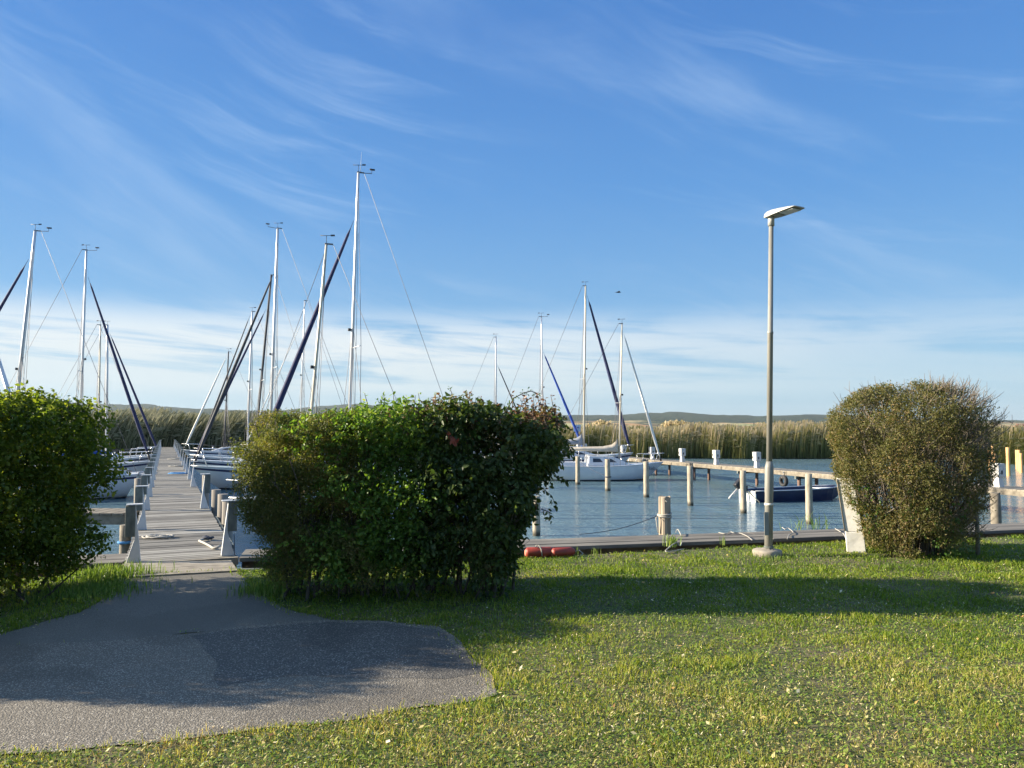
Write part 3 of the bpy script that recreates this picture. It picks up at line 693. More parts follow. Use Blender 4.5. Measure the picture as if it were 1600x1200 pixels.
# ------------------------------------------------------------------ the right jetty
JZ = -.20
def jp(x_px, y_px=None):
    """point of the jetty's near edge seen at this picture column"""
    return None
J1, J0 = G(1585, 765, JZ), G(1046, 721, JZ)
JD = (J0-J1).normalized(); JN = Vector((-JD.y, JD.x, 0)); 
if JN.y < 0: JN = -JN         # away from the camera
JA = math.atan2(JD.y, JD.x)
jst = J1-JD*9; JL = 62
jet = empty('jetty', jst, JA, 'long pale wooden jetty on thin posts crossing the water to the right of the sailboats', 'jetty')
sgn = 1 if (Matrix.Rotation(JA, 3, 'Z') @ Vector((0, 1, 0))).dot(JN) > 0 else -1
b = MB(); x = 0; r = random.Random(5)
while x < JL: b.box((x+.07, sgn*.62, -.02+r.uniform(-.004, .004)), (.13, 1.2, .04)); x += .142
b.build('deck', M['wood_deck'], jet)
b = MB(); x = 0
while x < JL: b.box((x+2.48, sgn*.06, -.115), (4.95, .09, .15)); b.box((x+2.48, sgn*1.14, -.115), (4.95, .09, .15)); x += 5
b.build('side_beam', M['wood_beam'], jet)
x = 2.0; k = 0
M['rust_post'] = mat('reddish_jetty_post', [(0, (.10, .06, .045)), (1, (.24, .15, .11))], 6, 5, .85, stretch=(1, 1, .2))
while x < JL:
    for yy in (.15, 1.05):
        MB().tube([(x, sgn*yy, -2.0), (x, sgn*yy, -.19)], .075, 8).build('support_post', M['rust_post'], jet)
    MB().box((x, sgn*.6, -.25), (.10, 1.3, .12)).build('cross_beam', M['wood_dark'], jet); x += 4.3
def jet_at(px, off):   # the point of the line parallel to the jetty edge at this column
    u = (px-800)/F; o = J1+JN*off; s = (u*o.y-o.x)/(JD.x-u*JD.y); return o+JD*s
def service_box(px, label, k):
    c = jet_at(px, .45)
    t = empty('service_box', (c.x, c.y, JZ), JA+math.pi/2*0, label, 'service box', 'white service boxes on the jetty')
    MB().hexa([(-.14, -.11, 0), (.10, -.11, 0), (.10, .11, 0), (-.14, .11, 0)], [(-.09, -.08, .34), (.09, -.08, .34), (.09, .08, .34), (-.09, .08, .34)]).build('stand', M['box_white'], t, .008)
    MB().box((0, 0, .54), (.30, .28, .42)).build('cabinet', M['box_white'], t, .012)
    f = -sgn
    MB().box((0, f*.143, .54), (.23, .008, .34)).build('door', M['box_white'], t, .003)
    for q in (-1, 1):
        MB().box((q*.153, 0, .47), (.012, .06, .12)).build('socket', M['black'], t)
    MB().box((.08, f*.150, .50), (.05, .012, .08)).build('socket', M['black'], t)
for k, (px, lab) in enumerate([(1555, 'white service box on the jetty right of the round bush'), (1181, 'white service box on the jetty just left of the lamp post'), (1118, 'white service box, second on the jetty left of the lamp post'),
                  (1065, 'white service box on the jetty right of the sailboat bow, third from lamp post'), (1018, 'white service box behind the bow rail of the white sailboat'), (973, 'white service box behind the mast of the white sailboat'),
                  (913, 'narrow white service box behind the boom of the white sailboat'), (904, 'white service box behind the end of the beige boom'), (1330, 'white service box hidden behind the left side of the round bush')][:8]):
    service_box(px, lab, k)
# tyre
c = jet_at(1222, -.09); ty = empty('tyre', (c.x, c.y, JZ), JA, 'old black tyre hanging from the side of the jetty', 'tyre')
MB().torus((0, 0, -.44), .19, .075, (1, 0, 0), (0, 0, 1), 26, 10).build('rubber_ring', M['rubber'], ty)
MB().tube([(0, 0, -.02), (-.02, -.02*sgn, -.2), (.0, -.085*sgn, -.28), (.03, 0, -.37)], .016, 6).build('hanging_rope', M['rope'], ty)
MB().torus((0, 0, -.06), .03, .008, (0, 1, 0), (0, 0, 1), 10, 5).build('ring', M['steel'], ty)

# ------------------------------------------------------------------ lamp post
lb = G(1199, 869); LA = math.atan2(-.55, .33)
lamp = empty('street_lamp', (lb.x, lb.y, 0), 0, 'tall galvanised street lamp with a flat grey head on the lawn by the boardwalk', 'street lamp')
MB().lathe([(.185, -.03), (.185, .07), (.178, .082), (.10, .086), (.06, .105)], n=28).build('concrete_base', M['concrete'], lamp)
topw = P(1205.5, 352, lb.y); ln = (topw.x-lb.x-.02)/(topw.z)
zc = P(1203, 727, lb.y).z
pt = lambda z: (ln*z+.015, 0, z)
MB().tube([pt(.05), pt(zc-.36), pt(zc-.35), pt(zc-.03), pt(zc+.05)], [.052, .052, .056, .056, .038], 16).build('lower_pole', M['galv'], lamp)
MB().tube([pt(zc+.05), pt(2.9), pt(2.905), pt(2.93), pt(2.935), pt(topw.z)], [.037, .036, .040, .040, .034, .030], 16).build('upper_pole', M['galv'], lamp)
MB().box((-.020, -.054, zc-.75), (.060, .008, .30)).build('service_hatch', M['lamp_under'], lamp, .003)
MB().tube([pt(zc-.52), pt(zc-.49)], .0585, 16).build('clamp_band', M['chalk'], lamp)
MB().tube([pt(.10), pt(.13)], .060, 16).build('foot_collar', M['wood_dark'], lamp)
MB().tube([pt(topw.z-.01), pt(topw.z+.135)], [.043, .040], 16).build('sleeve', M['lamp_grey'], lamp)
hd = empty('lamp_head', pt(topw.z+.12), LA+.0); hd.parent = lamp; hd.scale = (.76, .82, .85)
st_ = [(-.13, .035, .0, .04), (-.09, .075, -.012, .07), (-.02, .10, -.018, .085), (.10, .125, -.018, .085), (.28, .14, -.012, .065), (.45, .14, -.004, .045), (.57, .132, .0, .022), (.60, .125, .003, .016)]
rings = []
for x, wv, zb, zt in st_:
    ring = [(x, -wv, (zb+.0)), (x, -wv*1.0, zb+(zt-zb)*.35), (x, -wv*.75, zb+(zt-zb)*.85), (x, -wv*.25, zt), (x, wv*.25, zt), (x, wv*.75, zb+(zt-zb)*.85), (x, wv, zb+(zt-zb)*.35), (x, wv, zb)]
    rings.append([(a, b_, c+x*.02) for a, b_, c in ring])
vs = [q for R in rings for q in R]; fs = [(i*8+j, i*8+(j+1) % 8, (i+1)*8+(j+1) % 8, (i+1)*8+j) for i in range(len(rings)-1) for j in range(7)]
under = [(i*8+7, i*8, (i+1)*8, (i+1)*8+7) for i in range(len(rings)-1)]
MB().add(vs, fs+[tuple(range(7, -1, -1)), tuple(len(vs)-8+j for j in range(8))], True).build('housing', M['lamp_grey'], hd)
MB().add(vs, under).build('underside', M['lamp_under'], hd)
MB().box((.40, 0, -.010), (.28, .20, .016), ry=-.03).build('lens', M['lens'], hd, .004)
MB().box((.16, 0, -.018), (.14, .12, .012)).build('gear_cover', M['lamp_under'], hd, .004)

_r = random.Random(2)
for o_ in lamp.children:
    if o_.name.startswith('concrete_base'):
        for v in o_.data.vertices:
            a_ = math.atan2(v.co.y, v.co.x); k_ = 1+.03*math.sin(3*a_+1)+.02*math.sin(7*a_)+_r.uniform(-.012, .012)
            v.co.x *= k_; v.co.y *= k_; v.co.z += _r.uniform(-.004, .004)
tuft('grass_tuft', (lb.x-.02, lb.y-.20, 0), 260, .36, .085, M['tall_grass'], 'longer grass standing in front of the concrete foot of the lamp post', 'grass tuft', 'uncut grass tufts by the path')
# ------------------------------------------------------------------ small things on the lawn and the quay
g = G(1334, 863)
pn = empty('panel', (g.x, g.y, 0), -.35, 'chalky white weathered panel leaning at the left side of the round bush', 'panel')
MB().hexa([(-.085, -.02, 0), (.15, -.02, 0), (.15, .05, 0), (-.085, .05, 0)], [(-.10, -.03, .27), (.13, -.02, .27), (.13, .05, .27), (-.10, .05, .27)]).build('foot_block', M['chalk'], pn, .008)
MB().hexa([(-.10, -.02, .275), (.12, -.02, .275), (.12, .05, .275), (-.10, .05, .275)], [(-.185, .04, .98), (.02, .04, .98), (.02, .10, .98), (-.185, .10, .98)]).build('board', M['chalk'], pn, .006)
MB().tube([(-.105, -.028, .28), (-.188, .034, .97)], .007, 6).build('edge_rail', M['wood_beam'], pn)
g = G(1528, 868)
sk = empty('stake', (g.x, g.y, 0), 0, 'thin round wooden stake standing in the lawn right of the round bush', 'stake')
MB().tube([(0, 0, -.1), (.004, 0, .3), (-.003, 0, .63)], [.027, .026, .025], 12).build('shaft', mat('stake_wood', [(0, (.09, .08, .055)), (.5, (.22, .19, .14)), (1, (.36, .32, .24))], 7, 5, .85, bump=.004), sk)
MB().tube([(-.003, 0, .63), (-.003, 0, .638)], [.024, .018], 12).build('top', M['wood_dark'], sk)
def fender(px0, px1, py, lab, rr, rz, loop):
    a, c = G(px0, py+3, .03), G(px1, py+3, .03); c.y = a.y+rz; L = (c-a).length; d = (c-a).normalized()
    t = empty('fender', (a.x, a.y, .045), math.atan2(d.y, d.x), lab, 'fender', 'red boat fenders by the boardwalk')
    pr = [(0, .6), (.012, .86), (.03, 1.0), (L-.06, 1.0), (L-.02, .8), (L, .35)]
    MB().tube([(x, 0, rr*.2) for x, _ in pr], [rr*q for _, q in pr], 16).build('body', M['red'], t)
    MB().tube([(-.006, 0, rr*.2), (.010, 0, rr*.2)], [rr*.55, rr*.62], 16).build('end_cap', M['red_cap'], t)
    if loop: MB().tube([(L*.52, -rr*1.05, -.02), (L*.50, -rr*.9, .06), (L*.44, -rr*.3, .105), (L*.36, 0, .10), (L*.33, -rr*.5, .085)], .008, 8).build('rope_loop', M['rope'], t)
    else: MB().tube([(L, 0, rr*.2), (L+.05, -.03, .03), (L+.09, -.06, -.01), (L+.05, -.1, -.02)], .007, 8).build('rope_loop', M['rope'], t)
fender(821, 868, 864, 'red cylindrical fender with a pale end and a white rope loop, left of the two', .068, .06, True)
fender(862, 899, 864, 'darker red fender lying right behind the one with the white loop', .062, .10, False)
def rope_coil(name, c, r, turns, th, m, lab, cat='rope', flat=.5, rz=0.0, z=.012):
    t = empty(name, c, rz, lab, cat); rr = random.Random(int(c[0]*100)); pts = []; n = turns*14
    for i in range(n):
        a = 2*math.pi*i/14*1.03; q = r*(.55+.45*math.sin(i*.37)+.12*rr.random())
        pts.append((q*math.cos(a)*1.3, q*math.sin(a)*flat, z+.012*rr.random()+.018*(i/n)))
    MB().tube(pts, th, 6).build('coil', m, t); return t
rope_coil('rope', dpt(2.35, -.30, .0), .17, 6, .012, M['rope'], 'white coiled rope on the dock planks beside the first left post', flat=.8)
rope_coil('rope', dpt(21.2, .28, .0), .30, 6, .016, M['rope_blue'], 'light blue rope heap on the dock planks near the right posts', flat=.9)
rope_coil('rope', dpt(27.5, .30, .0), .28, 5, .016, M['rope'], 'pale rope heap on the dock farther out than the blue rope', flat=.9)
rope_coil('rope', dpt(36.5, .30, .0), .28, 5, .018, M['rope'], 'farthest small pale rope heap on the dock', flat=.9)
o = MB().tube([dpt(1.75, .42, .015), dpt(1.72, .34, .03), dpt(1.55, .27, .03), dpt(1.2, .36, .02), dpt(.95, .40, .02), dpt(.78, .42, .02), dpt(.70, .47, .03), dpt(.75, .52, .05)], .017, 8).build('rope', M['rope'])
tag(o, 'thick white rope snaking along the planks beside the first right dock post', 'rope')
o = MB().tube([dpt(1.78, .46, .02), dpt(1.85, .38, .05), dpt(1.72, .33, .055), dpt(1.66, .42, .05), dpt(1.78, .48, .04)], .019, 8).build('rope', M['rope_dark'])
tag(o, 'knotted dark rope end lying on the white rope by the right dock post', 'rope')
def smooth(pts, k=6):
    P_ = [Vector(p) for p in pts]; out = []
    for i in range(len(P_)-1):
        a, b_, c, d = P_[max(i-1, 0)], P_[i], P_[i+1], P_[min(i+2, len(P_)-1)]
        for j in range(k):
            u = j/k; out.append(.5*((2*b_)+(c-a)*u+(2*a-5*b_+4*c-d)*u*u+(3*b_-a-3*c+d)*u**3))
    return out+[P_[-1]]
def quay_rope(pts, th, m, lab):
    o = MB().tube(smooth(pts), th*.75, 8).build('rope', m); tag(o, lab, 'rope', 'old rope ends hanging over the boardwalk edge')
q = lambda x, y, z: G(x, y, z)
quay_rope([q(1056, 832, DZ+.02), q(1059, 827, DZ+.05), q(1064, 836, DZ+.03), q(1066, 843, DZ-.05), q(1063, 853, -.02), q(1057, 848, .04), q(1046, 855, .05), q(1041, 862, .03), q(1068, 858, .03)], .010, M['rope'], 'pale rope with a loop hanging over the boardwalk edge right of the stump')
quay_rope([q(1123, 832, DZ+.015), q(1133, 834, DZ+.015), q(1141, 831, DZ+.015), q(1146, 832, DZ+.03), q(1156, 833, DZ+.015), q(1168, 838, DZ+.015), q(1175, 844, -.05)], .008, M['rope'], 'straight pale rope across the boardwalk left of the lamp post')
quay_rope([q(1222, 824, DZ+.02), q(1227, 827, DZ+.03), q(1231, 825, DZ+.02), q(1238, 830, DZ+.02), q(1239, 833, DZ+.02), q(1233, 836, DZ+.02), q(1230, 842, -.03)], .009, M['rope'], 'short dark-pale rope across the boardwalk right of the lamp post')
quay_rope([q(1305, 826, DZ+.02), q(1312, 830, DZ+.05), q(1318, 834, DZ+.02), q(1322, 842, -.03)], .010, M['rope'], 'rope knot on the boardwalk beside the white leaning panel')

# bird
g = P(966, 457, 60)
bd = empty('bird', g, .3, 'small dark bird gliding in the sky above the right sailboats', 'bird')
MB().tube([(-.22, 0, 0), (-.10, 0, .02), (.05, 0, .02), (.16, 0, .03), (.24, 0, .02)], [.01, .045, .055, .035, .008], 8).add([(.10, .03, .03), (-.06, .03, .03), (-.16, .42, .06), (-.04, .40, .06)], [(0, 1, 2, 3)]).add([(.10, -.03, .03), (-.06, -.03, .03), (-.16, -.42, .05), (-.04, -.40, .05)], [(3, 2, 1, 0)]).add([(-.2, 0, 0), (-.32, .06, 0), (-.32, -.06, 0)], [(0, 1, 2)]).build('body', M['bird'], bd)

# ------------------------------------------------------------------ sailing boats
def rope_pts(a, b_, n=2): return [Vector(a).lerp(Vector(b_), k/n) for k in range(n+1)]
def sailboat(label, mb, mt, Y, heading, L=7.0, B=2.4, fb=.85, mpos=.06, jib=None, jibcol='navy', mr_=.055, mmat='alu', stripe='navy', cabin=True, ch=.42,
             boomcol=None, spreaders=(.5,), windex=True, name_text=None, hull='gel', deck='gel', rail=True, jr=.085, outboard=True, blue_cover=None, antenna=False, arm=0, jibtop=None, group='sailing boats'):
    """mb, mt: picture points of the mast's foot and top; Y distance of the mast"""
    mr_ *= .86; jr *= .92
    Pb, Pt = P(mb[0], mb[1], Y), P(mt[0], mt[1], Y)
    dv = (Pt-Pb)/(Pt.z-Pb.z)                          # slope of the raked mast
    hx, hy = heading; n_ = math.hypot(hx, hy); hx /= n_; hy /= n_
    zdeck = WZ+fb+.25
    foot = Pb+dv*(zdeck-Pb.z)
    mx_ = L*mpos
    org = Vector((foot.x-hx*mx_, foot.y-hy*mx_, WZ)); rz = math.atan2(hy, hx)
    t = empty('sailboat', org, rz, label, 'sailboat', group)
    Ri = Matrix.Rotation(-rz, 3, 'Z')
    loc = lambda v: Ri @ (Vector(v)-org)
    # hull loft
    NS, NU = 22, 9
    def station(i):
        x = i/(NS-1)                                   # 0 stern, 1 bow
        hb = B/2*(.72+.28*math.sin(min(x/.45, 1)*math.pi/2))*(1-max(0, (x-.45)/.55)**2.1)
        sh = fb*(1.0-.10*math.sin(x*math.pi)+.16*x**2)
        kd = .38*(math.sin(min(max(x, .0), 1)*math.pi*.92+.18))
        return x, max(hb, .008), sh, kd
    def pt_(i, u, off=0.0):
        x, hb, sh, kd = station(i)
        X = -L/2+L*x
        y = (hb+off)*(1-(1-u)**2.6)**.55 if u > 0 else 0
        z = -kd+(sh+kd)*u**1.15
        X -= (1-u)*.16*L*max(0, (x-.6)/.4)**1.5        # raked stem
        X += (1-u)*.06*L*max(0, (.25-x)/.25)           # reversed transom
        return (X, y, z)
    us = [0, .2, .36, .5, .62, .74, .84, .93, 1.0]
    def band(name, u0, u1, m, off, zlo=None):
        V = []; Fs = []; K = 4
        for i in range(NS):
            for k in range(K):
                u = u0+(u1-u0)*k/(K-1); a = pt_(i, u, off); V += [a, (a[0], -a[1], a[2])]
        for i in range(NS-1):
            for k in range(K-1):
                p0 = (i*K+k)*2; p1 = p0+2; q0 = p0+K*2; q1 = q0+2
                Fs += [(p0, q0, q1, p1), (p0+1, p1+1, q1+1, q0+1)]
        return MB().add(V, Fs, True).build(name, m, t)
    V = []; Fs = []
    for i in range(NS):
        for u in us: a = pt_(i, u); V += [a, (a[0], -a[1], a[2])]
    for i in range(NS-1):
        for k in range(NU-1):
            p0 = (i*NU+k)*2; p1 = p0+2; q0 = p0+NU*2; q1 = q0+2
            Fs += [(p0, q0, q1, p1), (p0+1, p1+1, q1+1, q0+1)]
    hb_ = MB().add(V, Fs, True)
    hb_.add([V[k*2] for k in range(NU)]+[V[k*2+1] for k in range(NU-1, 0, -1)], [tuple(range(2*NU-1))])   # transom
    hb_.build('hull', M[hull], t)
    if stripe: band('stripe', .86, .93, M[stripe], .006)
    # dark waterline: find the u of z ~ 0
    def u_at(i, z):
        x, hb, sh, kd = station(i); return min(max((z+kd)/(sh+kd), 0.0), 1)**(1/1.15)
    V = []; Fs = []
    for i in range(NS):
        for zz in (-.04, .075): a = pt_(i, u_at(i, zz), .007); V += [a, (a[0], -a[1], a[2])]
    for i in range(NS-1): p0 = i*4; Fs += [(p0, p0+4, p0+6, p0+2), (p0+1, p0+3, p0+7, p0+5)]
    MB().add(V, Fs, True).build('waterline', M['antifoul'], t)
    # deck
    V = []; Fs = []
    for i in range(NS):
        a = pt_(i, 1.0); V += [(a[0], a[1], a[2]-.01), (a[0], a[1]*.5, a[2]+.03), (a[0], -a[1]*.5, a[2]+.03), (a[0], -a[1], a[2]-.01)]
    for i in range(NS-1):
        for k in range(3): Fs.append((i*4+k+1, i*4+k, i*4+4+k, i*4+5+k))
    MB().add(V, Fs, True).build('deck', M[deck], t)
    bb = MB()
    for sg in (1, -1): bb.tube([(pt_(i, 1)[0], sg*pt_(i, 1)[1], pt_(i, 1)[2]+.005) for i in range(0, NS)], .022, 6)
    bb.build('rub_rail', M['alu' if hull == 'gel' else 'wood_beam'], t)
    zd = fb*.95
    if cabin:
        wr, wf = B*.33, B*.20
        x0, x1 = -.14*L, .24*L
        bt = [(x0, -wr, zd), (x1, -wf, zd), (x1, wf, zd), (x0, wr, zd)]
        tp = [(x0+.06, -wr*.80, zd+ch), (x1-.16*L, -wf*1.05, zd+ch*.88), (x1-.16*L, wf*1.05, zd+ch*.88), (x0+.06, wr*.80, zd+ch)]
        cb = MB().hexa(bt, tp).build('cabin', M['gel'], t, .05)
        for sg in (1, -1):
            a0_, a1_, a2_, a3_ = [Vector((p_[0], sg*abs(p_[1]), p_[2])) for p_ in (bt[0], bt[1], tp[1], tp[0])]
            for (u0, u1) in ((.12, .38), (.50, .74)):
                cs = []
                for (u, v) in ((u0, .38), (u1, .38), (u1-.02, .76), (u0+.02, .76)):
                    lo_ = a0_.lerp(a1_, u); hi = a3_.lerp(a2_, min(u*1.05, 1)); q_ = lo_.lerp(hi, v); cs.append(q_+Vector((0, sg*.012, .004)))
                inn = [c-Vector((0, sg*.05, 0)) for c in cs]
                MB().hexa(inn if sg > 0 else cs, cs if sg > 0 else inn).build('window', M['glass'], cb, .012)
        MB().box((x0-.0, 0, zd+ch*.48), (.04, wr*.75, ch*.78)).build('companionway_board', M['grey_cover'], cb, .01)
        MB().box((x0+.32, 0, zd+ch+.025), (.6, wr*.9, .05)).build('sliding_hatch', M['gel'], cb, .02)
        for sg in (1, -1): MB().box((-.30*L, sg*B*.31, zd+.10), (.30*L, .07, .22), rx=sg*.2).build('coaming', M['gel'], t, .03)
        MB().box((-.30*L, 0, zd+.035), (.28*L, B*.5, .02)).build('cockpit_floor', M['deck_grey'], t)
        tl = MB().tube([(-.47*L, 0, zd+.12), (-.36*L, 0, zd+.34), (-.28*L, 0, zd+.38)], .022, 8); tl.build('tiller', M['wood_beam'], t)
    else:
        MB().box((.10*L, 0, zd+.06), (.2*L, B*.34, .07)).build('deck_hatch', M['deck_grey'], t, .02)
        MB().box((-.22*L, 0, zd+.03), (.36*L, B*.5, .03)).build('cockpit_floor', M['deck_grey'], t)
    MB().hexa([(-.5*L-.10, -.02, -.3), (-.5*L+.10, -.02, -.3), (-.5*L+.10, .02, -.3), (-.5*L-.10, .02, -.3)], [(-.5*L-.20, -.025, fb+.08), (-.5*L-.02, -.025, fb+.08), (-.5*L-.02, .025, fb+.08), (-.5*L-.20, .025, fb+.08)]).build('rudder', M['gel'], t, .01)
    if outboard:
        ob = MB().box((-.5*L-.16, .35, fb*.85), (.22, .18, .30), ry=.15).build('outboard_motor', M['box_white'], t, .04)
        MB().tube([(-.5*L-.17, .35, fb*.75), (-.5*L-.12, .35, -.25)], .045, 8).build('motor_leg', M['alu'], ob)
    # mast
    fl = loc(foot); tl_ = loc(Pt); fl.z = zdeck-WZ-.05; tl_.z = Pt.z-WZ; H = tl_.z-fl.z
    mp = lambda f: fl.lerp(tl_, f)
    mast = MB().tube([mp(0), mp(.6), mp(.9), mp(1)], [mr_, mr_, mr_*.92, mr_*.78], 12, flat=.8).build('mast', M[mmat], t)
    MB().box(mp(1)+Vector((-.07, 0, .02)), (.24, .04, .04)).build('masthead_fitting', M['wire'], mast)
    MB().tube([mp(0)+Vector((0, 0, -.06)), mp(0)+Vector((0, 0, .03))], mr_*1.7, 10).build('mast_collar', M['alu'], mast)
    if windex:
        wv = MB().tube([mp(1)+Vector((0, 0, .03)), mp(1)+Vector((0, 0, .26))], .008, 5)
        wv.tube([mp(1)+Vector((-.18, .08, .26)), mp(1)+Vector((.16, -.06, .26))], [.006, .012], 5)
        wv.add([mp(1)+Vector(v) for v in ((-.22, .10, .29), (-.11, .05, .29), (-.11, .05, .24), (-.22, .10, .24))], [(0, 1, 2, 3)]).build('wind_vane', M['black'], mast)
    if arm:
        MB().tube([mp(1)+Vector((0, 0, .0)), mp(1)+Vector((arm*.45, 0, .04)), mp(1)+Vector((arm*.45, 0, .16))], .012, 6).tube([mp(1)+Vector((arm*.38, 0, .17)), mp(1)+Vector((arm*.55, 0, .17))], .03, 6).build('wind_sensor', M['black'], mast)
    if antenna: MB().tube([mp(1)+Vector((-.06, 0, 0)), mp(1)+Vector((-.10, 0, .72))], [.008, .003], 5).build('antenna', M['box_white'], mast)
    tips = []
    for f in spreaders:
        for sg in (1, -1):
            tp = mp(f)+Vector((-.12, sg*B*.30, .03)); tips.append((f, sg, tp)); MB().tube([mp(f), tp], [.018, .012], 6).build('spreader', M['alu'], mast)
    MB().box(mp(min(spreaders[0]+.06, .9) if spreaders else .5)+Vector((mr_+.04, 0, 0)), (.09, .08, .09)).build('mast_light', M['black'], mast, .01)
    rg = MB(); wr_ = .0055+.00010*Y
    bow = Vector((L/2-.12, 0, fb*1.14)); stern = Vector((-L/2+.05, 0, fb*.98))
    for sg in (1, -1):
        tip = [q for q in tips if q[1] == sg]
        ch_ = Vector((fl.x-.15, sg*B*.42, fb))
        rg.tube([mp(.985)]+([tip[0][2]] if tip else [])+[ch_], wr_, 4); rg.tube([mp(.52), ch_+Vector((.3, 0, 0))], wr_, 4); rg.tube([mp(.50), ch_+Vector((-.35, 0, 0))], wr_, 4)
    rg.tube([mp(1)+Vector((-.2, 0, 0)), stern], wr_, 4); rg.tube([mp(.80)+Vector((-mr_, 0, 0)), mp(.03)+Vector((-mr_-.12, .05, 0))], wr_*.8, 4)
    rg.build('rigging', M['wire'], t)
    jf = 0
    if jib:
        jf = (P(mt[0], jib, Y).z-WZ-fl.z)/H; jf = min(jf, .985)
        J0_, J1_ = mp(jf)+Vector((mr_+.03, 0, 0)), bow+Vector((0, 0, .08))
        fs_ = [0, .03, .06, .3, .6, .85, .94, .97]; rad = [.006, .010, jr*.50, jr*.75, jr*.98, jr*1.08, jr*.7, .02]
        jo = MB().tube([J0_.lerp(J1_, q)+Vector((0, random.uniform(-.01, .01), 0)) for q in fs_], rad, 10).build('furled_jib', M[jibcol], t)
        MB().tube([J0_.lerp(J1_, .97), J1_], [.055, .055], 10).build('furling_drum', M['black'], jo)
    else: MB().tube([mp(.98), bow], wr_, 4).build('forestay', M['wire'], t)
    # boom and cover
    bz = zd+.42+.35; ba = Vector((fl.x-.06, 0, bz)); be = Vector((fl.x-.44*L, 0, bz+.06))
    bo = MB().tube([ba, be], .045, 10).build('boom', M[mmat], t)
    if boomcol:
        ks = [0, .04, .12, .3, .6, .9, 1]; V = []; Fs = []; hts = [.72, .52, .34, .25, .20, .14, .06]; wd = [.05, .11, .14, .13, .11, .08, .03]
        for k_, hgt, wv in zip(ks, hts, wd):
            c = ba.lerp(be, k_); 
            for (yy, zz) in ((-.45, -.32), (-1, .05), (-.75, .45), (0, 1), (.75, .45), (1, .05), (.45, -.32)): V.append((c.x, yy*wv+.012*math.sin(k_*40), c.z+zz*hgt*(1 if zz > 0 else .35)+.01*math.sin(k_*57)))
        for i in range(len(ks)-1):
            for j in range(7): Fs.append((i*7+j, i*7+(j+1) % 7, (i+1)*7+(j+1) % 7, (i+1)*7+j))
        Fs += [tuple(range(6, -1, -1)), tuple(len(V)-7+j for j in range(7))]
        MB().add(V, Fs, True).build('sail_cover', M[boomcol], bo)
    if rail:
        r_ = MB(); z1 = fb*1.12; zh = z1+.50
        r_.tube([(L*.30, B*.32, z1-.05), (L*.31, B*.31, zh-.04), (L*.44, B*.16, zh), (L*.50+.05, 0, zh+.02), (L*.44, -B*.16, zh), (L*.31, -B*.31, zh-.04), (L*.30, -B*.32, z1-.05)], .014, 6)
        for sg in (1, -1): r_.tube([(L*.42, sg*B*.16, z1), (L*.44, sg*B*.16, zh)], .012, 6)
        r_.build('bow_rail', M['steel'], t)
        r_ = MB(); z1 = fb*.95; zh = z1+.5
        r_.tube([(-L*.36, B*.36, z1), (-L*.37, B*.36, zh), (-L*.47, B*.32, zh), (-L*.48, B*.1, zh)], .013, 6); r_.tube([(-L*.36, -B*.36, z1), (-L*.37, -B*.36, zh), (-L*.47, -B*.32, zh), (-L*.48, -B*.1, zh)], .013, 6)
        r_.build('stern_rail', M['steel'], t)
        for sg in (1, -1):
            for xx in (-.15, .02, .18):
                MB().tube([(L*xx, sg*B*.455*(1 if xx < .1 else .88), fb*.94), (L*xx, sg*B*.455*(1 if xx < .1 else .88), fb*.94+.5)], .012, 6).build('stanchion', M['steel'], t)
            MB().tube([(-L*.37, sg*B*.36, fb+.46), (-L*.15, sg*B*.455, fb*.94+.5), (L*.02, sg*B*.455, fb*.94+.5), (L*.18, sg*B*.40, fb*.94+.5), (L*.31, sg*B*.31, fb*1.12+.44)], .005, 4).build('lifeline', M['wire'], t)
    if blue_cover:
        V = []; Fs = []
        for i, xx in enumerate([-.46, -.3, -.1, .08, .2]):
            for j, yy in enumerate([-1, -.5, 0, .5, 1]): V.append((xx*L, yy*B*.44, fb*.98+.34*(1-yy*yy)+.02*math.sin(i*3+j)))
        for i in range(4):
            for j in range(4): Fs.append((i*5+j, i*5+j+1, i*5+j+6, i*5+j+5))
        MB().add(V, Fs, True).build('boat_cover', M[blue_cover], t)
    if name_text:
        R4 = Matrix.Translation((L*.382, -B*.197-.07, fb*.68)) @ Matrix.Rotation(.50, 4, 'Z') @ Matrix.Rotation(math.pi/2-.05, 4, 'X')
        text_obj('name_lettering', name_text, .27, M['black'], t, R4)
    return t
RH = (-DN.x, -DN.y)       # boats on the dock's right: bow towards the dock
LH = (DN.x, DN.y)
# right of the dock
sailboat('sailboat with the tallest silver mast, a dark blue furled jib and whip antenna', (546, 655), (560, 270), 25.0, RH, 7.6, 2.5, .95, .08, jib=345, jibcol='navy', mr_=.078, jr=.095, antenna=True, arm=-1, spreaders=(.42,), group='sailboats right of the dock')
sailboat('small boat under a light blue cover with a dull golden mast, nearest to shore', (485, 660), (510, 382), 22.0, RH, 6.0, 2.1, .75, .16, jib=None, mr_=.066, mmat='alu_gold', stripe='blue_hull', cabin=False, blue_cover='sky_tarp', spreaders=(), group='sailboats right of the dock')
sailboat('pale grey-green decked sailboat with a silver mast in front of the dark one', (423, 655), (434, 357), 36.0, RH, 8.2, 2.6, .95, .09, jib=428, jibcol='black_sail', mr_=.10, deck='gel_grey', stripe='navy', arm=1, spreaders=(.40,), jr=.085, group='sailboats right of the dock')
sailboat('sailboat with a leaning dark grey mast and dark furled jib', (403, 650), (424, 430), 42.5, RH, 7.6, 2.5, .95, .08, jib=483, jibcol='navy', mr_=.095, mmat='black_sail', spreaders=(.42,), windex=False, jr=.085, group='sailboats right of the dock')
sailboat('sailboat with a slim silver mast carrying a black light halfway up', (388, 650), (394, 487), 48.0, RH, 7.2, 2.4, .95, .08, jib=492, jibcol='black_sail', mr_=.085, spreaders=(.45,), jr=.06, group='sailboats right of the dock')
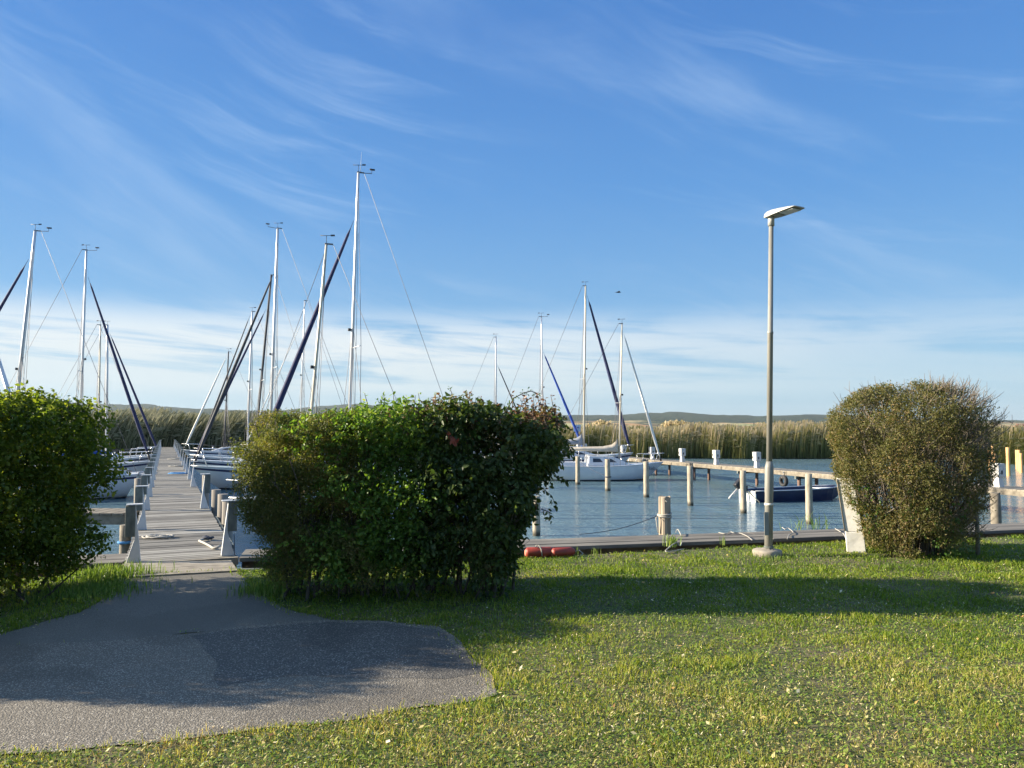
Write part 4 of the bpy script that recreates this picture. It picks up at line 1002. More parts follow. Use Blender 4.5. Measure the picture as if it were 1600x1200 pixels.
sailboat('farthest sailboat right of the dock with a dark mast and pale furled jib', (352, 660), (357, 550), 62.0, RH, 7.0, 2.4, .95, .06, jib=556, jibcol='white_sail', mr_=.085, mmat='black_sail', spreaders=(), jr=.085, group='sailboats right of the dock')
sailboat('white motor sailer with dark side windows lying low behind the grey-green boat', (470, 640), (476, 470), 54.0, RH, 8.0, 2.7, 1.05, .02, jib=500, jibcol='white_sail', mr_=.06, spreaders=(), windex=False, jr=.04, group='sailboats right of the dock')
# left of the dock
sailboat('sailboat lying stern to the dock, leftmost silver mast with navy jib leaning out of frame', (27, 620), (55, 361), 29.5, RH, 7.8, 2.6, .95, .07, jib=405, jibcol='navy', mr_=.095, stripe='navy', boomcol='royal', arm=-1, spreaders=(.36,), jr=.09, group='sailboats left of the dock')
sailboat('sailboat with a silver mast and long navy jib running down to the dock', (127, 620), (135, 391), 37.0, LH, 7.8, 2.5, 1.0, .09, jib=432, jibcol='navy', mr_=.085, boomcol='royal', arm=1, spreaders=(.42,), jr=.085, group='sailboats left of the dock')
sailboat('sailboat with a slim pole mast without a jib, behind the hedge on the left', (155, 620), (157, 508), 46.0, LH, 7.0, 2.4, .95, .06, jib=None, mr_=.07, mmat='alu_gold', spreaders=(.35,), group='sailboats left of the dock')
sailboat('sailboat with a thicker bluish mast and navy jib, right of the slim pole mast', (167, 620), (168, 508), 49.5, LH, 7.4, 2.5, .95, .07, jib=520, jibcol='navy', mr_=.11, spreaders=(.30,), jr=.085, group='sailboats left of the dock')
# leaning spar at the left border
a_, c_ = P(-6, 552, 24), P(22, 640, 24)
o = MB().tube([a_, c_, c_+(c_-a_)*.6], [.06, .075, .075], 12).build('spar', M['alu']); tag(o, 'thick pale spar leaning at the left border above the hedge', 'spar')
# moored between the piles and the right jetty
sailboat('white sailboat in full side view with beige boom cover and white furled jib', (968, 690), (972, 506), 41.6, (1, .06), 6.6, 2.4, .82, .135, ch=.54, jib=520, jibcol='white_sail', mr_=.07, mmat='alu_gold', stripe=None, boomcol='beige',
         name_text='Riela', spreaders=(.42,), jr=.075, group='sailboats by the right jetty')
sailboat('sailboat with a broad navy side stripe and grey boom cover, behind the white one', (912, 690), (915, 447), 46.5, (1, .10), 7.4, 2.5, 1.12, .09, jib=462, jibcol='navy', mr_=.095, mmat='alu_gold', stripe='navy', boomcol='grey_cover', spreaders=(.44,), jr=.12, group='sailboats by the right jetty')
sailboat('sailboat with a thin mast and bright blue furled jib above the hedge corner', (848, 650), (846, 495), 52.0, (1, .12), 7.0, 2.4, .95, .07, jib=550, jibcol='royal', mr_=.075, arm=1, spreaders=(.42,), jr=.10, group='sailboats by the right jetty')
sailboat('sailboat with a thin bluish mast and dark furled jib, leftmost by the jetty', (775, 640), (775, 527), 60.0, (1, .12), 7.0, 2.4, .95, .06, jib=570, jibcol='black_sail', mr_=.085, spreaders=(.35,), jr=.07, group='sailboats by the right jetty')

# ------------------------------------------------------------------ dark blue flat boat
sp_, bp_ = G(1181, 780, WZ), G(1303, 778, WZ)
bp_ = Vector((12.72, 30.4, WZ)); sp_ = Vector((9.05, 29.4, WZ))
hd_ = (bp_-sp_); L = hd_.length+.25; t = empty('motorboat', (sp_+bp_)/2, math.atan2(hd_.y, hd_.x), 'dark blue flat open boat with an outboard motor tilted up, moored under the jetty', 'boat')
def open_boat(t, L, B, fb, m):
    NS = 14; V = []; Fs = []
    for i in range(NS):
        x = i/(NS-1); X = -L/2+L*x; hb = B/2*(.85+.15*math.sin(min(1, x*2)*1.57))*(1-max(0, (x-.62)/.38)**2.2*.72); sh = fb*(1+.22*x**2.5)
        bot = -.12+max(0, (x-.72)/.28)**1.6*(fb*.9)
        V += [(X, -hb*.78, bot), (X, -hb, sh), (X, -hb+.07, sh), (X, -hb*.78+.05, min(bot+.14, sh-.02)), (X, hb*.78-.05, min(bot+.14, sh-.02)), (X, hb-.07, sh), (X, hb, sh), (X, hb*.78, bot)]
    for i in range(NS-1):
        for j in range(8): Fs.append((i*8+j, i*8+(j+1) % 8, (i+1)*8+(j+1) % 8, (i+1)*8+j))
    Fs += [(0, 1, 2, 3, 4, 5, 6, 7), tuple((NS-1)*8+j for j in range(7, -1, -1))]
    MB().add(V, Fs).build('hull', m, t)
    MB().box((-L/2+.02, 0, fb*.45), (.05, B*.82, fb*1.1)).build('transom', M['deck_grey'], t)
    for sg in (1, -1):
        MB().tube([(V[i*8+1][0], sg*abs(V[i*8+1][1]), V[i*8+1][2]+.012) for i in range(NS)], .022, 6).build('gunwale', M['alu'], t)
    for xx in (-.22, .08): MB().box((xx*L, 0, fb*.72), (.24, B*.86, .035)).build('thwart', M['navy'], t)
    MB().box((.38*L, 0, fb*1.02), (.20*L, B*.55, .03)).build('foredeck', M['deck_grey'], t)
open_boat(t, L, 1.35, .42, M['blue_hull'])
ob = MB().box((-L/2-.34, 0, .68), (.40, .24, .26), ry=-.75).build('outboard_motor', M['black'], t, .06)
MB().tube([(-L/2-.26, 0, .60), (-L/2-.70, 0, .20), (-L/2-.78, 0, .12)], [.05, .04, .03], 8).build('motor_leg', M['box_white'], ob)
MB().box((-L/2-.10, 0, .48), (.16, .2, .22)).build('clamp_bracket', M['black'], ob, .02)
MB().tube([(-L/2-.05, 0, .64), (-L/2+.45, .05, .50)], .025, 8).build('tiller_arm', M['box_white'], ob)
MB().tube([(-L/2-.10, -.1, .45), (-L/2+.05, -.72, .05), (-L/2+.12, -.74, -.1)], .022, 6).build('stern_pole', M['wood_dark'], t)

# ------------------------------------------------------------------ far buildings, sign
g = P(1596, 668, 650)
hs = empty('farmhouse', (g.x, g.y, -.5), .2, 'small white house far off at the right border', 'house')
MB().box((0, 0, 1.9), (9, 6, 3.8)).build('wall', M['house'], hs)
MB().add([(-4.8, -3.3, 3.8), (4.8, -3.3, 3.8), (4.8, 3.3, 3.8), (-4.8, 3.3, 3.8), (-4.8, 0, 6.2), (4.8, 0, 6.2)], [(0, 1, 5, 4), (2, 3, 4, 5), (0, 4, 3), (1, 2, 5)]).build('roof', M['roof'], hs)
for x in (-2.6, 0, 2.6): MB().box((x, -3.02, 2.0), (1.0, .08, 1.3)).build('window', M['glass'], hs)
gt = P(1581, 648, 1200); gb_ = P(1581, 657, 1200)
tw = empty('radio_mast', (gt.x, gt.y, gb_.z-6), 0, 'thin lattice radio mast far behind the reeds at the right', 'radio mast')
Hh = gt.z-gb_.z+6; b = MB()
for sx, sy in ((-1, -1), (1, -1), (0, 1)): b.tube([(sx*.9, sy*.9, 0), (sx*.35, sy*.35, Hh)], .14, 5)
for k in range(7): b.tube([(-.8+.06*k, -.8+.06*k, Hh*k/7), (.8-.06*k, -.8+.06*k, Hh*(k+1)/7)], .09, 4)
b.build('lattice', M['wire'], tw)
g = P(902, 669, 66)
sg_ = empty('sign', (g.x, g.y, -1.0), 0, 'square pale blue sign standing in the reeds beyond the grey boom cover', 'sign')
MB().box((0, 0, g.z+1.0), (.62, .05, .58)).build('panel', mat('pale_blue_sign', [(0, (.42, .55, .68)), (1, (.50, .62, .74))], 3, 2, .5), sg_)
MB().tube([(-.10, -.035, g.z+.95), (.02, -.035, g.z+1.10), (.16, -.035, g.z+1.02)], .05, 6).build('emblem', M['royal'], sg_)
MB().box((0, .06, (g.z+1)/2), (.08, .06, g.z+1)).build('sign_post', M['alu'], sg_)

# ------------------------------------------------------------------ reeds
def reed_mat(name, low, mid, top, z0, z1, var):
    m = bpy.data.materials.new(name); m.use_nodes = True; t = NT(m.node_tree)
    geo = t.n('ShaderNodeNewGeometry'); c = t.n('ShaderNodeTexCoord').outputs['Object']; z = t.n('ShaderNodeSeparateXYZ', i_0=c).outputs[2]
    n = t.noise(t.mapping(c, scale=(1, .5, .5)), .22, 4, .6)
    f = t.m('ADD', t.mr(z, z0, z1, 0, .7, smooth=False), t.m('MULTIPLY', t.m('SUBTRACT', n, .5), .9))
    f = t.m('ADD', f, t.m('MULTIPLY', t.m('SUBTRACT', geo.outputs['Random Per Island'], .3), var))
    col = t.ramp(f, [(.10, low), (.45, mid), (.80, top)])
    b = t.n('ShaderNodeBsdfPrincipled', i_Base_Color=col, i_Roughness=.7); b.inputs['Specular IOR Level'].default_value = .2
    tr = t.n('ShaderNodeBsdfTranslucent', i_Color=col)
    t.n('ShaderNodeOutputMaterial', i_0=t.n('ShaderNodeMixShader', i_0=.45, i_1=b, i_2=tr)); return m
def reeds(name, n, xf, y_front, depth, hfun, m, lean, wid, plume, seed, zb=-1.05):
    r = np.random.default_rng(seed)
    px = xf[0]+(xf[1]-xf[0])*r.random(n)
    yf = np.array([np.interp(q, [a for a, _ in y_front], [b for _, b in y_front]) for q in px])
    Y = yf+depth*r.random(n)**1.3
    X = (px-800)/F*Y
    cl = vnoise(np.stack([X, Y], 1), .45, seed)
    yo = cl*1.2; Y = Y+yo
    h = hfun(px)*(.78+.28*r.random(n)+.10*cl+.22*vnoise(np.stack([X, Y*.3], 1), .16, seed+3)+.10*vnoise(np.stack([X, Y*.3], 1), .6, seed+6))
    ww = wid*(.6+.8*r.random(n)); la = lean*(.4+.9*r.random(n))*h; ly = (r.random(n)-.5)*.25*h; sx = (r.random(n)-.5)*.16*h
    ar = r.random(n)*.9-.45; wx, wy = np.cos(ar)*ww/2, np.sin(ar)*ww/2
    V = np.zeros((n, 12, 3)); z0 = np.full(n, zb)
    def lv(k, u, wf):
        cx = X+(la*u**2+sx*u); cy = Y+ly*u
        V[:, 2*k] = np.stack([cx-wx*wf, cy-wy*wf, z0+h*u*(1-.06*abs(lean)*u)], 1); V[:, 2*k+1] = np.stack([cx+wx*wf, cy+wy*wf, z0+h*u*(1-.06*abs(lean)*u)], 1)
    lv(0, 0, 1); lv(1, .45, 1); lv(2, .84, .6); lv(3, 1.0, plume*(.3+.9*r.random(n)))
    # leaf blades leaving the stalk
    u = .35+.4*r.random(n); cx = X+(la*u**2+sx*u); cy = Y+ly*u; cz = zb+h*u; s = np.sign(r.random(n)-.35); ll = h*.26
    V[:, 8] = np.stack([cx, cy, cz], 1); V[:, 9] = np.stack([cx+s*ll*.45, cy-.05, cz+ll*.45+.05], 1); V[:, 10] = np.stack([cx+s*ll, cy-.05, cz+ll*.30], 1); V[:, 11] = np.stack([cx+s*ll*.4, cy-.05, cz+ll*.42-.08], 1)
    k = np.arange(n)[:, None]*12
    return np_obj(name, V.reshape(-1, 3), [k+np.array([[0, 1, 3, 2]]), k+np.array([[2, 3, 5, 4]]), k+np.array([[4, 5, 7, 6]]), k+np.array([[8, 9, 10, 11]])], m)
rm_r = reed_mat('golden_reeds', (.10, .115, .032), (.28, .265, .085), (.60, .49, .30), -1.0, 2.2, .55)
rm_l = reed_mat('dark_olive_reeds', (.045, .055, .022), (.12, .13, .055), (.33, .32, .20), -1.0, 3.6, .85)
hr = lambda q: np.interp(q, [700, 900, 1000, 1320, 1540, 1600, 1750], [2.75, 2.85, 2.9, 2.95, 2.7, 2.55, 2.5])
tag(reeds('reeds', 30000, (600, 1800), [(600, 73), (1300, 70), (1500, 69), (1560, 60), (1600, 57), (1800, 56)], 13, hr, rm_r, .10, .075, 1.3, 11), kind='stuff')
hl = lambda q: np.interp(q, [-200, 180, 230, 330, 350, 400, 440, 560, 700], [4.2, 4.25, 4.4, 4.45, 4.6, 4.0, 3.4, 3.0, 3.0])
tag(reeds('tall_reed_thicket', 24000, (-100, 640), [(-100, 74), (640, 75)], 10, hl, rm_l, .40, .085, 1.1, 12), kind='stuff')
# low distant reed plain
tag(reeds('distant_reeds', 9000, (-100, 1800), [(-100, 92), (1800, 84)], 120, lambda q: 2.6+0*q, rm_r, .10, .16, 1.4, 13, -.9), kind='stuff')

# ------------------------------------------------------------------ hedges and bushes
def norm(a): return a/np.maximum(np.linalg.norm(a, axis=1, keepdims=True), 1e-6)
def foliage(name, pos, d, k, twig, smin, smax, m, parent, droop=.2, asp=.5, seed=1):
    """k leaves along each twig starting at pos in direction d"""
    r = np.random.default_rng(seed); n = len(pos)
    d = norm(d+r.normal(0, .45, (n, 3)))
    side = norm(np.cross(d, r.normal(0, 1, (n, 3)))); C = []; D = []
    for j in range(k):
        u = (j+.5)/k; s = 1 if j % 2 else -1
        C.append(pos+d*twig*u+r.normal(0, .008, (n, 3))); D.append(norm(d*.55+side*s*.8+r.normal(0, .35, (n, 3))+np.array([0, 0, -droop])))
    C = np.concatenate(C); D = np.concatenate(D); N = len(C); s = (smin+(smax-smin)*r.random(N))[:, None]
    up = norm(r.normal(0, .65, (N, 3))+np.array([-.25, -.1, .8])); S = norm(np.cross(D, up)); U = norm(np.cross(S, D))
    V = np.zeros((N, 6, 3)); w_ = s*asp*.5
    V[:, 0] = C; V[:, 1] = C+D*s*.33+S*w_+U*w_*.35; V[:, 2] = C+D*s*.33-S*w_+U*w_*.35
    V[:, 3] = C+D*s*.70+S*w_*.72+U*w_*.2-U*s*.05; V[:, 4] = C+D*s*.70-S*w_*.72+U*w_*.2-U*s*.05; V[:, 5] = C+D*s-U*s*.12
    mid = C+D*s*.5
    # six corners, folded on the midrib
    kk = np.arange(N)[:, None]*6
    return np_obj(name, V.reshape(-1, 3), [kk+np.array([[0, 1, 3, 5]]), kk+np.array([[0, 5, 4, 2]])], m, parent)
def n3(P_, s, seed): return np.array([mnoise.noise(Vector((a*s+seed, b*s, c*s))) for a, b, c in P_])
class Shape:
    """hedge volume in local u (length), v (depth), z; dist() > 0 inside"""
    def __init__(s, ul, ur, vf, vb, top): s.ul, s.ur, s.vf, s.vb, s.top = ul, ur, vf, vb, top
    def dist(s, P_):
        u, v, z = P_[:, 0], P_[:, 1], P_[:, 2]; I = lambda t, x: np.interp(x, [a for a, _ in t], [b for _, b in t])
        a = u-I(s.ul, z); b = I(s.ur, z)-u; c = v-I(s.vf, z); d = I(s.vb, z)-v; e = I(s.top, u)-z
        m_ = np.stack([a, b, c, d, e], 1)
        g_ = np.zeros_like(P_); idx = m_.argmin(1)
        dirs = np.array([[-1, 0, 0], [1, 0, 0], [0, -1, 0], [0, 1, 0], [0, 0, 1]], float)
        # rounded corners: soft minimum
        kq = 34.0; sm = -np.log(np.exp(-kq*m_).sum(1))/kq
        wgt = np.exp(-kq*m_); g_ = norm((wgt[:, :, None]*dirs[None]).sum(1))
        return sm, g_
def sample_shape(S, n, lo, hi, fall, base, seed, gap=.35, gs=2.2, zmin=.02, bump=.13):
    r = np.random.default_rng(seed); out = []; outd = []; tot = 0
    while tot < n:
        Q = lo+(hi-lo)*r.random((n*2, 3)); d, g_ = S.dist(Q)
        ok = d > -.12; Q, d, g_ = Q[ok], d[ok], g_[ok]
        d = d+bump*n3(Q, 2.7, seed)*1.5
        nz = n3(Q, gs, seed+20)
        pr = (np.exp(-np.maximum(d, 0)/fall)+base)*(nz > -gap)*(d > 0)
        zz = Q[:, 2]; pr = pr*np.clip((zz-zmin)/.25, .0, 1)
        kq = r.random(len(Q)) < pr; out.append(Q[kq]); outd.append(g_[kq]); tot += kq.sum()
    return np.concatenate(out)[:n], np.concatenate(outd)[:n]
def stems(t, bases, S, nbr, m, r0, hmin, hmax, seed, spread=.5, name='branches', sub=3):
    r = random.Random(seed); b = MB()
    for (u, v) in bases:
        h = r.uniform(hmin, hmax); p = Vector((u, v, -.03)); dr = Vector((r.uniform(-1, 1)*spread, r.uniform(-1, 1)*spread*.7, 1)).normalized(); pts = [p]; nseg = 6
        for k in range(nseg):
            dr = (dr+Vector((r.uniform(-.22, .22), r.uniform(-.2, .2), .08))).normalized(); p = p+dr*h/nseg; pts.append(p)
        rr = r0*r.uniform(.6, 1.2); b.tube(pts, [rr*(1-.72*k/nseg) for k in range(nseg+1)], 6, caps=False)
        for _ in range(nbr):
            k = r.randint(1, nseg-1); q = pts[k]; dd = (dr*.5+Vector((r.uniform(-1, 1), r.uniform(-1, 1), r.uniform(.1, .9)))).normalized(); qs = [q]; l = r.uniform(.25, .6)*h*.5
            for j in range(4): dd = (dd+Vector((r.uniform(-.3, .3), r.uniform(-.3, .3), r.uniform(-.05, .3)))).normalized(); q = q+dd*l/4; qs.append(q)
            b.tube(qs, [rr*.45*(1-.2*j) for j in range(5)], 5, caps=False)
            for _2 in range(sub):
                q = qs[r.randint(1, 4)]; d2 = (dd+Vector((r.uniform(-1, 1), r.uniform(-1, 1), r.uniform(-.3, 1)))*.8).normalized(); q2 = q+d2*r.uniform(.12, .3)
                b.tube([q, (q+q2)/2+Vector((r.uniform(-.02, .02), 0, r.uniform(-.02, .02))), q2], [rr*.2, rr*.15, rr*.08], 4, caps=False)
    return b.build(name, m, t)
def sprout(pts, m_leaf, m_stem, parent, size, k, seed, droop=.1):
    """a shoot with leaves standing out of a hedge"""
    pts = [Vector(p) for p in pts]
    o = MB().tube(pts, [.005]*(len(pts)-1)+[.002], 5).build('shoot', m_stem, parent)
    P_ = []; D_ = []
    for i in range(len(pts)-1):
        for j in range(k): P_.append(pts[i].lerp(pts[i+1], (j+.5)/k)); D_.append((pts[i+1]-pts[i]).normalized())
    foliage('shoot_leaves', np.array(P_), np.array(D_), 3, .03, size*.7, size, m_leaf, o, droop, .5, seed)

HG = {}
HG['bright'] = leaf_mat('bright_hedge_leaves', [(0, (.035, .065, .012)), (.3, (.085, .13, .018)), (.6, (.16, .205, .026)), (.85, (.29, .30, .04)), (1, (.58, .46, .08))], .55, .42, 2.6, .50, .35)
HG['fine'] = leaf_mat('fine_hedge_leaves', [(0, (.05, .065, .02)), (.25, (.10, .125, .035)), (.55, (.17, .18, .05)), (.85, (.26, .20, .08)), (1, (.42, .32, .14))], .45, .5, 2.6, .5, .25)
HG['mid'] = leaf_mat('green_hedge_leaves', [(0, (.03, .075, .014)), (.35, (.09, .17, .028)), (.7, (.19, .29, .05)), (1, (.42, .42, .09))], .52, .40, 2.6, .45, .35)
HG['dark'] = leaf_mat('dogwood_leaves', [(0, (.018, .034, .011)), (.4, (.048, .08, .020)), (.72, (.10, .14, .038)), (.9, (.15, .12, .05)), (1, (.26, .10, .06))], .40, .45, 2.4, .45, .3)
HG['redtop'] = leaf_mat('reddish_dogwood_leaves', [(0, (.06, .07, .025)), (.4, (.13, .10, .04)), (.7, (.17, .075, .045)), (1, (.34, .17, .10))], .35, .42, 1.4, .3, .4)
HG['bush'] = leaf_mat('olive_bush_leaves', [(0, (.05, .06, .02)), (.3, (.11, .12, .036)), (.6, (.18, .17, .06)), (.85, (.27, .19, .09)), (1, (.44, .28, .16))], .35, .5, 3.0, .35, .25)
HG['lowgreen'] = leaf_mat('fresh_ivy_leaves', [(0, (.03, .08, .012)), (.5, (.07, .15, .025)), (1, (.17, .24, .05))], .35, .4, 1.5, .3, .4)

# left hedge: runs from beside the path towards the near left, out of the frame
HLd = Vector((-.66, -.75, 0)).normalized(); HLa = math.atan2(HLd.y, HLd.x)
lo_c = Vector((-4.20, 7.74, 0))
lh = empty('hedge', lo_c, HLa, 'clipped bright green hedge at the left border beside the path', 'hedge')
# local x runs along HLd (away from the path), local y = left of it -> towards the frame's right/near side
LS = Shape([(0, .62), (.3, .32), (.55, .12), (1.0, .04), (1.6, .04), (2.2, .08)], [(0, 3.7), (2.2, 3.6)], [(0, -1.15), (.5, -1.35), (2, -1.3)], [(0, -.05), (.3, .12), (.6, .24), (1, .28), (2.2, .26)], [(-1, 1.80), (0, 1.80), (1, 1.85), (3, 1.87), (6, 1.85)])
Pp, Dd = sample_shape(LS, 25000, np.array([-.1, -1.5, 0]), np.array([3.8, .6, 2.1]), .12, .10, 31, gap=.38, gs=2.6, zmin=.12)
foliage('foliage', Pp, Dd, 5, .15, .030, .055, HG['bright'], lh, .25, .62, 3)
rs = random.Random(4)
stems(lh, [(rs.uniform(.25, 3.1), rs.uniform(-.8, -.1)) for _ in range(34)], LS, 6, M['bark'], .022, 1.3, 1.75, 5, .45)
stems(lh, [(rs.uniform(.4, 2.6), rs.uniform(-.2, .1)) for _ in range(14)], LS, 5, M['bark'], .017, .5, .9, 6, 1.6, 'low_branches')
for k in range(44):
    x = rs.uniform(.1, 3.0); y = rs.uniform(-.9, .25); z = 1.77; l = rs.uniform(.08, .20); pts = [(x, y, z)]
    for j in range(3): pts.append((pts[-1][0]+rs.uniform(-.04, .04), pts[-1][1]+rs.uniform(-.04, .04), pts[-1][2]+l/3*(1 if j < 2 else .5)))
    sprout(pts, HG['bright'], M['bark'], lh, .055, 2, 100+k, .35)

# middle hedge
mh = empty('hedge', (0, 0, 0), 0, 'long mixed hedge between path and lawn, green at left, dark dogwood at right', 'hedge')
zz_ = [0, .25, .55, 1.10, 1.47, 1.74]
UL = list(zip(zz_, [-2.18, -2.30, -2.40, -2.45, -2.49, -2.46])); UR = list(zip([0, .25, .55, .85, 1.10, 1.47, 1.74], [-.24, -.12, -.02, .08, .19, .38, .40]))
MS = Shape(UL, UR, [(0, 7.42), (.4, 7.28), (1, 7.18), (1.8, 7.22)], [(0, 8.25), (.5, 8.50), (1.8, 8.55)], [(-2.7, 1.64), (-1.7, 1.66), (-1.3, 1.74), (-.8, 1.76), (0, 1.72), (.6, 1.68)])
def wgt(Q, a, b_): return np.clip((Q[:, 0]-a)/(b_-a), 0, 1)
def part_fol(name, n, sel, k, tw, s0, s1, m, seed, droop, asp, fall=.12, base=.08, gap=.30, gs=3.0, zmin=.12):
    Q, D_ = sample_shape(MS, n, np.array([-2.7, 7.05, 0]), np.array([.7, 8.7, 1.95]), fall, base, seed, gap=gap, gs=gs, zmin=zmin)
    r = np.random.default_rng(seed); kq = r.random(len(Q)) < sel(Q)
    return foliage(name, Q[kq], D_[kq], k, tw, s0, s1, m, mh, droop, asp, seed)
wob = lambda Q: .28*n3(Q, 1.7, 5)
part_fol('fine_foliage', 64000, lambda Q: 1-wgt(Q+np.array([[1, 0, 0]])*wob(Q)[:, None], -1.75, -1.25), 6, .10, .017, .032, HG['fine'], 41, .0, .45)
part_fol('green_foliage', 15000, lambda Q: (wgt(Q, -2.4, -1.7)*(1-wgt(Q+np.array([[1, 0, 0]])*wob(Q)[:, None], -.95, -.45)))*(1-.55*(Q[:, 0] < -1.7)), 5, .13, .030, .050, HG['mid'], 42, .2, .65)
part_fol('dark_foliage', 14000, lambda Q: wgt(Q+np.array([[1, 0, 0]])*wob(Q)[:, None], -1.15, -.65), 4, .14, .038, .072, HG['dark'], 43, .55, .58, gap=.26, zmin=.10)
part_fol('reddish_top_foliage', 7000, lambda Q: wgt(Q, -1.3, -.5)*(Q[:, 2] > 1.66)*.8+(n3(Q, 3.1, 9) > .45)*(Q[:, 0] > -1.2)*.15, 4, .10, .035, .062, HG['redtop'], 44, .6, .5)
part_fol('low_green_foliage', 2400, lambda Q: (Q[:, 2] < .5)*1.0, 4, .10, .018, .032, HG['lowgreen'], 45, .1, .6, zmin=0)
rs = random.Random(9)
stems(mh, [(rs.uniform(-2.25, -.9), rs.uniform(7.5, 8.2)) for _ in range(36)], MS, 6, M['bark'], .016, 1.2, 1.6, 11, .30)
stems(mh, [(rs.uniform(-.9, .02), rs.uniform(7.5, 8.2)) for _ in range(26)], MS, 5, M['bark'], .016, 1.25, 1.65, 12, .40, 'dogwood_stems')
def PM(px, py, Y=7.7): return P(px, py, Y)
for k in range(105):
    x = rs.uniform(-2.45, .45); y = rs.uniform(7.3, 8.2); z = 1.62 if x < -1.6 else 1.70; l = rs.uniform(.04, .12) if x < -1.6 else rs.uniform(.06, .26)**1.0; pts = [(x, y, z-.05)]
    for j in range(3): pts.append((pts[-1][0]+rs.uniform(-.03, .03), pts[-1][1]+rs.uniform(-.03, .03), pts[-1][2]+l/2))
    mt_ = 'fine' if x < -1.55 else ('mid' if x < -.8 else 'redtop')
    sprout(pts, HG[mt_], M['bark'], mh, .026 if mt_ == 'fine' else .05, 2, 200+k, .3 if mt_ == 'redtop' else 0)
sprout([PM(725, 655), PM(716, 636), PM(708, 620), PM(703, 606)], HG['lowgreen'], M['bark'], mh, .035, 3, 301, 0)
sprout([PM(728, 655), PM(727, 632), PM(724, 618)], HG['lowgreen'], M['bark'], mh, .035, 3, 302, 0)
sprout([PM(782, 652), PM(795, 635), PM(803, 622), PM(818, 614), PM(830, 611), PM(842, 617)], HG['lowgreen'], M['bark'], mh, .032, 4, 303, 0)
sprout([PM(750, 650), PM(752, 632), PM(752, 622)], HG['redtop'], M['bark'], mh, .07, 2, 304, .8)
sprout([PM(848, 650), PM(850, 638), PM(851, 632)], HG['redtop'], M['bark'], mh, .07, 2, 305, .8)
sprout([PM(600, 650), PM(601, 630), PM(600, 618)], HG['lowgreen'], M['bark'], mh, .035, 3, 306, 0)
sprout([PM(868, 745), PM(880, 748), PM(886, 752)], HG['dark'], M['bark'], mh, .065, 2, 307, .6)
sprout([PM(850, 765), PM(862, 775), PM(868, 790)], HG['dark'], M['bark'], mh, .065, 2, 308, .6)
sprout([PM(845, 795), PM(857, 800), PM(861, 812)], HG['dark'], M['bark'], mh, .06, 2, 309, .8)
sprout([PM(880, 690), PM(890, 700), PM(897, 712)], HG['dark'], M['bark'], mh, .07, 2, 310, .6)
sprout([PM(694, 672, 7.15), PM(704, 680, 7.12), PM(708, 690, 7.12)], leaf_mat('red_autumn_leaves', [(0, (.30, .04, .03)), (1, (.48, .16, .10))], .4), M['bark'], mh, .075, 2, 311, .9)

# round bush right
bc = Vector((5.38, 10.35, 0))
rb = empty('bush', bc, 0, 'big round olive-brown bush with bare twigs on its right side', 'bush')
def bush_r(z): return np.interp(z, [0, .15, .45, .80, 1.2, 1.5, 1.8, 2.0, 2.15, 2.26], [.64, .68, .78, .89, .99, 1.03, .99, .84, .60, .0])
def bush_sample(n, fall, base, seed, gap, rightbare=True):
    r = np.random.default_rng(seed); out = []; od = []; tot = 0
    while tot < n:
        Q = np.array([-1.3, -1.2, 0])+np.array([2.6, 2.4, 2.35])*r.random((n*2, 3)); rad = np.hypot(Q[:, 0], Q[:, 1]*1.08); d = bush_r(Q[:, 2])-rad
        d = np.minimum(d, (2.26-Q[:, 2])*.9+.02)+.10*n3(Q, 2.8, seed)
        pr = (d > 0)*(np.exp(-np.maximum(d, 0)/fall)+base)*(n3(Q, 3.0, seed+5) > -gap)
        if rightbare: pr = pr*np.clip(1.15-1.6*np.clip(Q[:, 0]-.15, 0, 1)-.35*(Q[:, 2] > 1.9)*(Q[:, 0] > 0), .06, 1)
        kq = r.random(len(Q)) < pr; out.append(Q[kq]); g_ = np.stack([Q[:, 0], Q[:, 1], (Q[:, 2]-.9)*.9], 1)[kq]; od.append(norm(g_)); tot += kq.sum()
    return np.concatenate(out)[:n], np.concatenate(od)[:n]
Q, D_ = bush_sample(25000, .15, .06, 51, .20)
foliage('foliage', Q, D_, 4, .09, .018, .038, HG['bush'], rb, .0, .42, 52)
Q, D_ = bush_sample(1500, .10, .0, 53, .1, False); kq = (Q[:, 2] < .9)*(Q[:, 0] < .3)*(Q[:, 1] < 0)
foliage('low_ivy', Q[kq.astype(bool)], D_[kq.astype(bool)], 4, .08, .028, .045, HG['lowgreen'], rb, .1, .7, 54)
r = random.Random(21); b = MB()
for k in range(70):           # main limbs fanning out from the ground
    a = r.uniform(0, 2*math.pi); q0 = Vector((.35*math.cos(a)*r.random(), .3*math.sin(a)*r.random(), -.03)); el_ = r.uniform(.15, 1.45)
    R_ = 1.02; tip = Vector((R_*math.cos(a)*math.cos(el_*.9), R_*math.sin(a)*.92*math.cos(el_*.9), .75+1.35*math.sin(el_)))
    pts = [q0]; 
    for j in range(1, 7):
        u = j/6; c = q0.lerp(tip, u); c.z = q0.z+(tip.z-q0.z)*u**.85; c += Vector((r.uniform(-.05, .05), r.uniform(-.05, .05), r.uniform(-.03, .03))); pts.append(c)
    b.tube(pts, [.016, .014, .012, .009, .007, .005, .003], 5, caps=False)
limbs = b
b = MB(); b2 = limbs
